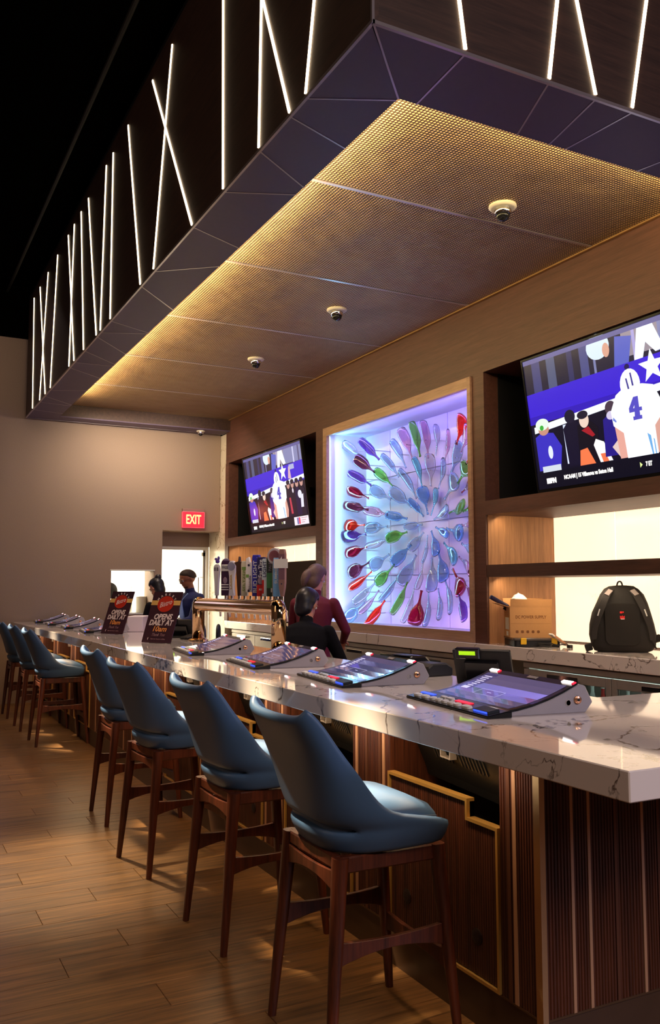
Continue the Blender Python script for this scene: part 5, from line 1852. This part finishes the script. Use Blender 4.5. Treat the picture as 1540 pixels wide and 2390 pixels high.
# glass tubes of clear cable beside the glass art, and a tray behind the beer tower
tr = thing('serving_tray', 'pale tray with a black caddy on the far end of the back counter', 'tray', (4.62, 9.6, BZ), 0)
MB().box(-0.12, -0.4, 0, 0.14, 0.5, 0.012).box(-0.12, -0.4, 0.012, -0.11, 0.5, 0.03).build('board', mat('pale board', rgb(216, 196, 160), 0.5), tr, bevel=0.003)
MB().box(-0.05, -0.36, 0.012, 0.06, -0.2, 0.12).build('caddy', M_black, tr, bevel=0.006)
MB().tube(smooth_path([(0, -0.35, 0.12), (0, -0.28, 0.19), (0, -0.21, 0.12)], 6), 0.005, 6).build('wire_handle', M_chrome, tr)

# ================================================================ END WALL
ex = thing('exit_sign', 'red lit EXIT sign on the tan wall above the doorway', 'sign', (4.088, WY, 2.51), 0)
MB().box(-0.165, -0.045, 0.115, 0.165, 0, 0.165).build('canopy_bracket', mat('grey sign housing', rgb(150, 120, 110), 0.5), ex, bevel=0.003)
MB().box(-0.165, -0.045, -0.115, 0.165, 0, 0.115).build('housing', mat('red lit face', (0.5, 0.02, 0.03), 0.4, emit=rgb(250, 40, 60), es=1.1), ex, bevel=0.004)
hx = ex.children[-1]
e = MB()
for a, b, c, d in ((-0.168, 0.168, -0.118, -0.113), (-0.168, 0.168, 0.113, 0.118), (-0.168, -0.163, -0.113, 0.113), (0.163, 0.168, -0.113, 0.113)):
    e.box(a, -0.049, c, b, -0.044, d)
e.build('edge_frame', mat('rose edge', (0.7, 0.2, 0.25), 0.4, emit=rgb(255, 90, 110), es=0.8), hx)
text('EXIT', 0.19, mat('lit letters', (1, 0.8, 0.3), 0.4, emit=rgb(255, 226, 120), es=1.6), (0, -0.0455, 0.0), (1, 0, 0), (0, 0, 1), 'lettering', hx, bold=0.003, width=0.225, ext=0.001)
light('exit_glow', 'POINT', (4.088, WY - 0.12, 2.52), 0.9, (1.0, 0.08, 0.10), shadow_soft_size=0.1)

sc_ = thing('wall_screen', 'edge of a lit screen on the end wall, cut off by the frame', 'screen', (0.84, WY - 0.02, 2.72), 0)
MB().box(-0.53, -0.02, -0.47, 0.54, 0.02, 0.47).build('housing', M_black, sc_, bevel=0.004)
MB().box(-0.52, -0.024, -0.455, 0.53, -0.02, 0.455).build('picture', mat('pale violet picture', (0.5, 0.45, 0.7), 0.3, emit=(0.72, 0.68, 1.0), es=1.2), sc_)

# things on the ledge inside the hatch
lg_ = tag(MB().box(1.7, 12.47, 1.02, 3.60, 13.15, 1.06).build('trim_6', M_white), kind='structure')
tag(MB().box(1.7, 12.55, 0, 3.60, 13.1, 1.02).build('trim_7', M_roomwhite), kind='structure')
mi = thing('round_mirror', 'round black framed mirror standing inside the hatch', 'mirror', (2.98, 12.66, 1.06), math.radians(24))
MB().lathe([(0.13, -0.02), (0.15, -0.012), (0.15, 0.012), (0.13, 0.02), (0.118, 0.0)], (0, 0, 0.42), 28, 'y', 0.8, 1.0).build('rim', M_black, mi, smooth=True)
MB().lathe([(0.0, -0.004), (0.125, -0.004), (0.125, 0.004), (0.0, 0.004)], (0, 0, 0.42), 28, 'y', 0.8, 1.0).build('glass', M_chrome, mi)
MB().tube([(0, 0, 0.01), (0, 0, 0.30)], 0.02, 10).lathe([(0.10, 0), (0.10, 0.012), (0.02, 0.02)], n=20).build('stand', M_black, mi)
for k, (x, y, r_, h_, lab) in enumerate(((3.28, 12.72, 0.06, 0.38, 'slim white canister with a straw inside the hatch'), (3.45, 12.62, 0.075, 0.33, 'wide white canister near the edge of the hatch'))):
    c_ = thing('canister', lab, 'canister', (x, y, 1.06))
    MB().lathe([(r_ * 0.9, 0), (r_, 0.01), (r_, h_), (r_ * 0.9, h_ + 0.006), (r_ * 0.88, h_ * 0.98), (r_ * 0.85, h_ * 0.98)], n=20).build('body', mat('bone canister', rgb(214, 208, 186), 0.5), c_, smooth=True)
    MB().lathe([(r_ * 1.01, h_ * 0.2), (r_ * 1.01, h_ * 0.25)], n=20).build('band', M_greyweb, c_)
    if k == 0:
        MB().tube([(0, 0, 0.1), (0.05, 0, h_ + 0.12)], 0.004, 6).build('straw', M_greyweb, c_)
fb = thing('folded_papers', 'low stack of white papers inside the hatch', 'papers', (3.26, 12.6, 1.06), 0)
for k in range(5):
    MB().box(-0.11 + 0.004 * (k % 3), -0.07, k * 0.022, 0.11 + 0.003 * (k % 2), 0.05, k * 0.022 + 0.019).build('sheaf', M_paper, fb, bevel=0.002)

# ================================================================ PEOPLE
SKIN = mat('warm skin', rgb(186, 128, 100), 0.5, noise=0.06, nscale=60)
SKIN_D = mat('brown skin', rgb(150, 94, 68), 0.5, noise=0.06, nscale=60)
M_trouser = mat('black trousers', (0.010, 0.010, 0.013), 0.8)
M_shoe = mat('black shoe', (0.008, 0.008, 0.008), 0.4)


def person(label, loc, rz, skin, shirt, hair, lean=0.1, crouch=0.0, nod=0.3, turn=0.0, arms=None, scale=1.0, sleeve=1.0, hairstyle='short', extra=None, broad=1.0):
    """one continuous body, facing +x in its own frame; joints are laid out, capsules grown along them and fused"""
    t = thing('person', label, 'person', loc, rz)
    hipz = 0.93 - crouch
    hip = Vector((0, 0, hipz))
    up = Vector((math.sin(lean), 0, math.cos(lean)))
    fw = Vector((math.cos(lean), 0, -math.sin(lean)))
    chest = hip + up * 0.36
    neck = hip + up * 0.54
    hd = Vector((math.sin(lean * 0.5 + nod * 0.45), 0, math.cos(lean * 0.5 + nod * 0.45)))
    head = neck + hd * 0.17
    segs = []   # p, q, rp, rq, material index

    def seg(p, q, a, b, mi):
        segs.append((Vector(p), Vector(q), a, b, mi))
    m = MB()
    # torso rings, wide in y
    secs = [(-0.10, 0.115, 0.165), (0.0, 0.118, 0.172), (0.12, 0.108, 0.152), (0.25, 0.118, 0.165), (0.36, 0.125, 0.185), (0.45, 0.112, 0.190), (0.50, 0.085, 0.150), (0.535, 0.06, 0.075)]
    rings = []
    for s_, d_, w_ in secs:
        c = hip + up * s_
        rings.append([c + fw * (d_ * math.cos(2 * math.pi * k / 20)) + Vector((0, w_ * math.sin(2 * math.pi * k / 20), 0)) for k in range(20)])
    m.loft(rings)
    for s_ in (-0.08, 0.1, 0.3, 0.44):
        seg(hip + up * s_ + Vector((0, -0.08, 0)), hip + up * s_ + Vector((0, 0.08, 0)), 0.12, 0.12, 1)
    seg(hip + up * 0.5, hip + up * 0.52, 0.10, 0.09, 1)

    def limb(pts, rs, mi):
        for p, q, a, b in zip(pts, pts[1:], rs, rs[1:]):
            n = 6
            m.tube([Vector(p).lerp(Vector(q), k / n) for k in range(n + 1)], [a + (b - a) * k / n for k in range(n + 1)], 12)
            seg(p, q, a, b, mi)
        for p, r_ in zip(pts, rs):
            m.ball(p, r_, r_, r_, 12, 7)
    # neck
    limb([neck - up * 0.04, neck + hd * 0.08], [0.062, 0.054], 0)
    # head: skull, jaw, nose, ears
    Rh = Matrix.Rotation(turn, 3, 'Z') @ Matrix.Rotation(nod, 3, 'Y')
    def H(x, y, z):
        return head + Rh @ Vector((x, y, z))
    m.ball(H(-0.012, 0, 0.03), 0.096, 0.076, 0.098, 20, 12, Rh)
    m.ball(H(0.022, 0, -0.045), 0.068, 0.058, 0.075, 16, 10, Rh)
    m.ball(H(0.06, 0, -0.085), 0.028, 0.032, 0.024, 12, 8, Rh)
    m.ball(H(0.092, 0, -0.012), 0.020, 0.013, 0.022, 10, 7, Rh)
    m.ball(H(0.080, 0, -0.056), 0.014, 0.024, 0.012, 10, 7, Rh)
    for s in (-1, 1):
        m.ball(H(-0.012, s * 0.078, -0.008), 0.020, 0.010, 0.032, 10, 7, Rh)
        m.ball(H(0.080, s * 0.034, 0.026), 0.012, 0.022, 0.008, 10, 6, Rh)
    seg(head, head + hd * 0.02, 0.10, 0.10, 0)
    # legs
    for s in (-1, 1):
        kx = 0.16 if crouch > 0.2 else 0.03
        hipj = hip + Vector((0, s * 0.09, -0.05))
        knee = Vector((kx + crouch * 0.75, s * 0.11, 0.50 - crouch * 0.12))
        ank = Vector((0.0, s * 0.11, 0.085))
        limb([hipj, knee, ank], [0.092, 0.060, 0.042], 2)
        limb([ank + Vector((-0.03, 0, -0.035)), ank + Vector((0.09, s * 0.01, -0.05)), ank + Vector((0.15, s * 0.015, -0.058))], [0.040, 0.036, 0.026], 3)
    # arms and hands
    hands = []
    for s, (el, wr) in zip((-1, 1), arms or (((0.05, -0.26, -0.30), (0.22, -0.22, -0.42)), ((0.05, 0.26, -0.30), (0.22, 0.22, -0.42)))):
        sh = hip + up * 0.46 + Vector((0, s * 0.185, 0))
        e_ = sh + Vector(el) - Vector((0, s * 0.185, 0))
        w_ = sh + Vector(wr) - Vector((0, s * 0.185, 0))
        limb([sh, e_], [0.062, 0.047], 1)
        cut = sleeve
        if cut >= 1:
            limb([e_, w_], [0.046, 0.034], 1)
        else:
            limb([e_, w_], [0.042, 0.029], 0)
        d = (w_ - e_).normalized()
        side_ = d.cross(Vector((0, 0, 1)))
        side_ = side_.normalized() if side_.length > 1e-3 else Vector((0, 1, 0))
        nrm = side_.cross(d)
        pc = w_ + d * 0.05
        Mp = Matrix((d, side_, nrm)).transposed()
        m.ball(pc, 0.052, 0.040, 0.018, 12, 8, Mp)
        limb([w_, w_ + d * 0.03], [0.028, 0.026], 0)
        seg(pc, pc + d * 0.1, 0.04, 0.04, 0)
        for k, (off, ln) in enumerate(((-0.030, 0.062), (-0.010, 0.075), (0.010, 0.072), (0.029, 0.056))):
            b0 = pc + d * 0.042 + side_ * off
            b1 = b0 + d * ln * 0.55 - nrm * 0.010
            b2 = b1 + d * ln * 0.40 - nrm * 0.026
            m.tube([b0 - d * 0.02, b0, b1, b2], [0.0095, 0.0095, 0.0088, 0.0075], 8)
        b0 = w_ + d * 0.02 + side_ * (-s * 0.028)
        m.tube([b0, b0 + d * 0.035 + side_ * (-s * 0.028) - nrm * 0.008, b0 + d * 0.065 + side_ * (-s * 0.034) - nrm * 0.02], [0.013, 0.011, 0.009], 8)
    o = m.build('body', [skin, shirt, M_trouser, M_shoe], t)
    rm = o.modifiers.new('r', 'REMESH')
    rm.mode = 'VOXEL'
    rm.voxel_size = 0.0085
    sm = o.modifiers.new('s', 'SMOOTH')
    sm.factor = 0.5
    sm.iterations = 4
    bake(o)
    me = o.data
    me.materials.clear()
    for x in (skin, shirt, M_trouser, M_shoe):
        me.materials.append(x)
    for p in me.polygons:
        p.use_smooth = True
        c = p.center
        best, bi = 9, 0
        for a, b, ra, rb_, mi in segs:
            ab = b - a
            k = max(0, min(1, (c - a).dot(ab) / max(1e-9, ab.length_squared)))
            d_ = (c - (a + ab * k)).length - (ra + (rb_ - ra) * k)
            if d_ < best:
                best, bi = d_, mi
        p.material_index = bi
    # face
    for s in (-1, 1):
        e_ = MB().ball(H(0.076, s * 0.033, 0.008), 0.010, 0.013, 0.011, 12, 8, Rh).build('eye', mat('eye white', (0.8, 0.78, 0.75), 0.3), t, smooth='all')
        MB().ball(H(0.084, s * 0.033, 0.006), 0.004, 0.006, 0.006, 8, 6, Rh).build('pupil', mat('dark pupil', (0.02, 0.012, 0.01), 0.2), e_)
    MB().ball(H(0.088, 0, -0.058), 0.006, 0.022, 0.005, 10, 6, Rh).build('lips', mat('lips', rgb(150, 84, 76), 0.5), t, smooth='all')
    # hair
    hm = MB()
    if hairstyle == 'short':
        prof = []
        rings = []
        for i in range(9):
            th_ = math.pi * i / 8 * 0.62
            rings.append([H(-0.020 + 0.104 * math.sin(th_) * math.cos(a) - (0.02 if math.cos(a) > 0.3 else 0.0) * (i / 8), 0.083 * math.sin(th_) * math.sin(a), 0.030 + 0.108 * math.cos(th_) + (0.055 * (i / 8) ** 2 if math.cos(a) > 0.2 else 0)) for a in [2 * math.pi * k / 24 for k in range(24)]])
        hm.loft(rings)
    else:
        rings = []
        for i in range(11):
            th_ = math.pi * i / 10 * 0.80
            rings.append([H(-0.026 + 0.110 * math.sin(th_) * math.cos(a), 0.090 * math.sin(th_) * math.sin(a), 0.030 + 0.112 * math.cos(th_) + (0.115 * (i / 10) ** 2 if math.cos(a) > 0.15 else 0)) for a in [2 * math.pi * k / 24 for k in range(24)]])
        hm.loft(rings)
        hm.ball(H(-0.050, 0, -0.035), 0.066, 0.080, 0.095, 16, 10, Rh)
        if hairstyle == 'bun':
            hm.ball(H(-0.10, 0.0, 0.11), 0.045, 0.045, 0.042, 14, 9)
        if hairstyle == 'long':
            pth = [H(-0.08, 0, 0.0), H(-0.105, 0, -0.08), H(-0.12, 0.0, -0.16), H(-0.13, 0, -0.25)]
            hm.tube(smooth_path(pth, 4), [0.075, 0.078, 0.080, 0.080, 0.078, 0.076, 0.072, 0.07, 0.066, 0.060, 0.052, 0.044, 0.03], 14)
        if hairstyle == 'tail':
            pth = [H(-0.10, 0.02, 0.02), H(-0.13, 0.03, -0.03), H(-0.13, 0.035, -0.09), H(-0.12, 0.04, -0.14)]
            hm.tube(smooth_path(pth, 4), [0.045, 0.046, 0.046, 0.045, 0.044, 0.042, 0.04, 0.038, 0.035, 0.03, 0.026, 0.02, 0.012], 12)
    ho = hm.build('hair', hair, t)
    rm = ho.modifiers.new('r', 'REMESH')
    rm.mode = 'VOXEL'
    rm.voxel_size = 0.007
    sm = ho.modifiers.new('s', 'SMOOTH')
    sm.factor = 0.5
    sm.iterations = 3
    bake(ho)
    ho.data.materials.clear()
    ho.data.materials.append(hair)
    for p in ho.data.polygons:
        p.use_smooth = True
    if extra:
        extra(t, H, hip, up, fw, Rh)
    t.scale = (scale * broad, scale * broad, scale)
    return t


def man_extra(t, H, hip, up, fw, Rh):
    g = MB()
    for s in (-1, 1):
        pts = [H(0.100, s * 0.034 + 0.024 * math.cos(2 * math.pi * k / 14), 0.008 + 0.018 * math.sin(2 * math.pi * k / 14)) for k in range(15)]
        g.tube(pts, 0.0022, 6)
        g.tube([H(0.098, s * 0.058, 0.012), H(0.0, s * 0.083, 0.012)], 0.002, 6)
    g.tube([H(0.101, -0.011, 0.012), H(0.101, 0.011, 0.012)], 0.002, 6)
    g.build('glasses', M_black, t)
    # open collar, pale shirt front, lanyard and badge
    c = hip + up * 0.47
    MB().tube([c + fw * 0.07 + Vector((0, -0.06, 0.05)), c + fw * 0.118 + Vector((0, 0, -0.05)), c + fw * 0.07 + Vector((0, 0.06, 0.05))], 0.010, 8).build('collar', mat('pale blue shirt', rgb(150, 180, 240), 0.7), t)
    MB().tube([c + fw * 0.118 + Vector((0, 0.0, -0.05)), hip + up * 0.22 + fw * 0.135, hip + up * 0.05 + fw * 0.132], [0.014, 0.03, 0.026], 8).build('shirt_front', mat('pale blue shirt', rgb(150, 180, 240), 0.7), t)
    MB().obox(hip + up * 0.16 + fw * 0.172, Vector((0, 1, 0)), up, fw, 0.06, 0.09, 0.004).build('badge_card', M_paper, t)
    MB().ball(H(0.050, 0, -0.088), 0.036, 0.042, 0.028, 14, 8, Rh).build('beard', mat('dark stubble', rgb(56, 34, 26), 0.8), t, smooth='all')


NAVY = mat('navy jacket', rgb(22, 34, 92), 0.7, noise=0.1, nscale=80)
BURG = mat('burgundy pullover', rgb(96, 14, 34), 0.8, noise=0.12, nscale=80)
BLKS = mat('black top', (0.003, 0.003, 0.005), 0.9, spec=0.15)
person('bearded man in glasses and navy jacket, looking down at the far end of the bar', (3.90, 11.55, 0), math.radians(190), SKIN_D, NAVY, mat('dark brown hair', rgb(40, 24, 18), 0.6),
       lean=0.10, nod=0.42, arms=(((0.10, -0.22, -0.28), (0.30, -0.12, -0.36)), ((0.10, 0.22, -0.28), (0.30, 0.12, -0.36))), extra=man_extra, scale=1.0, broad=1.22)
person('person in a burgundy pullover with brown tied hair, back turned, beside the glass art', (3.62, 7.33, 0), math.radians(48), SKIN, BURG, mat('grey brown hair', rgb(96, 72, 64), 0.55, noise=0.3, nscale=90),
       lean=0.20, nod=0.45, turn=-0.35, arms=(((0.03, -0.30, -0.25), (0.24, -0.22, -0.36)), ((0.08, 0.25, -0.27), (0.28, 0.2, -0.40))), hairstyle='tail', scale=0.985)
person('person in a black top with long black hair, back turned, bending behind the bar', (2.86, 6.0, 0), math.radians(55), SKIN, BLKS, mat('black hair', (0.006, 0.005, 0.010), 0.4),
       lean=0.58, crouch=0.13, nod=0.45, turn=-0.4, arms=(((0.02, -0.30, -0.24), (0.12, -0.30, -0.46)), ((0.10, 0.26, -0.26), (0.28, 0.2, -0.38))), sleeve=0.5, hairstyle='cap', scale=0.98)
person('person with black hair in a bun, only the crown showing above the larger sign', (3.15, 10.5, 0), math.radians(120), SKIN, BLKS, mat('black hair', (0.006, 0.005, 0.010), 0.4),
       lean=0.15, nod=0.55, hairstyle='bun', scale=0.93)
st = thing('staff_stool', 'round backed black chair behind the beer tower', 'chair', (3.0, 8.15, 0), math.radians(-118))
MB().prism([(0.085 * math.cos(math.pi * k / 14), 0.10 * math.sin(math.pi * k / 14)) for k in range(15)] + [(-0.085, -0.22), (0.085, -0.22)], lambda a, b: (a, -0.015, 1.06 + b), lambda a, b: (a, 0.015, 1.06 + b)).build('backrest', M_black, st, bevel=0.01)
MB().lathe([(0.19, 0.66), (0.2, 0.68), (0.19, 0.72), (0.0, 0.725)], (0, -0.2, 0), 24).build('seat', M_black, st, smooth=True)
MB().tube([(0, 0, 0.85), (0, 0.02, 0.72), (0, -0.06, 0.67)], 0.014, 8).build('back_bar', M_chrome, st)
MB().tube([(0, -0.2, 0.02), (0, -0.2, 0.66)], 0.03, 12).lathe([(0.2, 0), (0.2, 0.012), (0.04, 0.03)], (0, -0.2, 0), 24).build('pedestal', M_chrome, st, smooth=True)

bpy.context.view_layer.update()
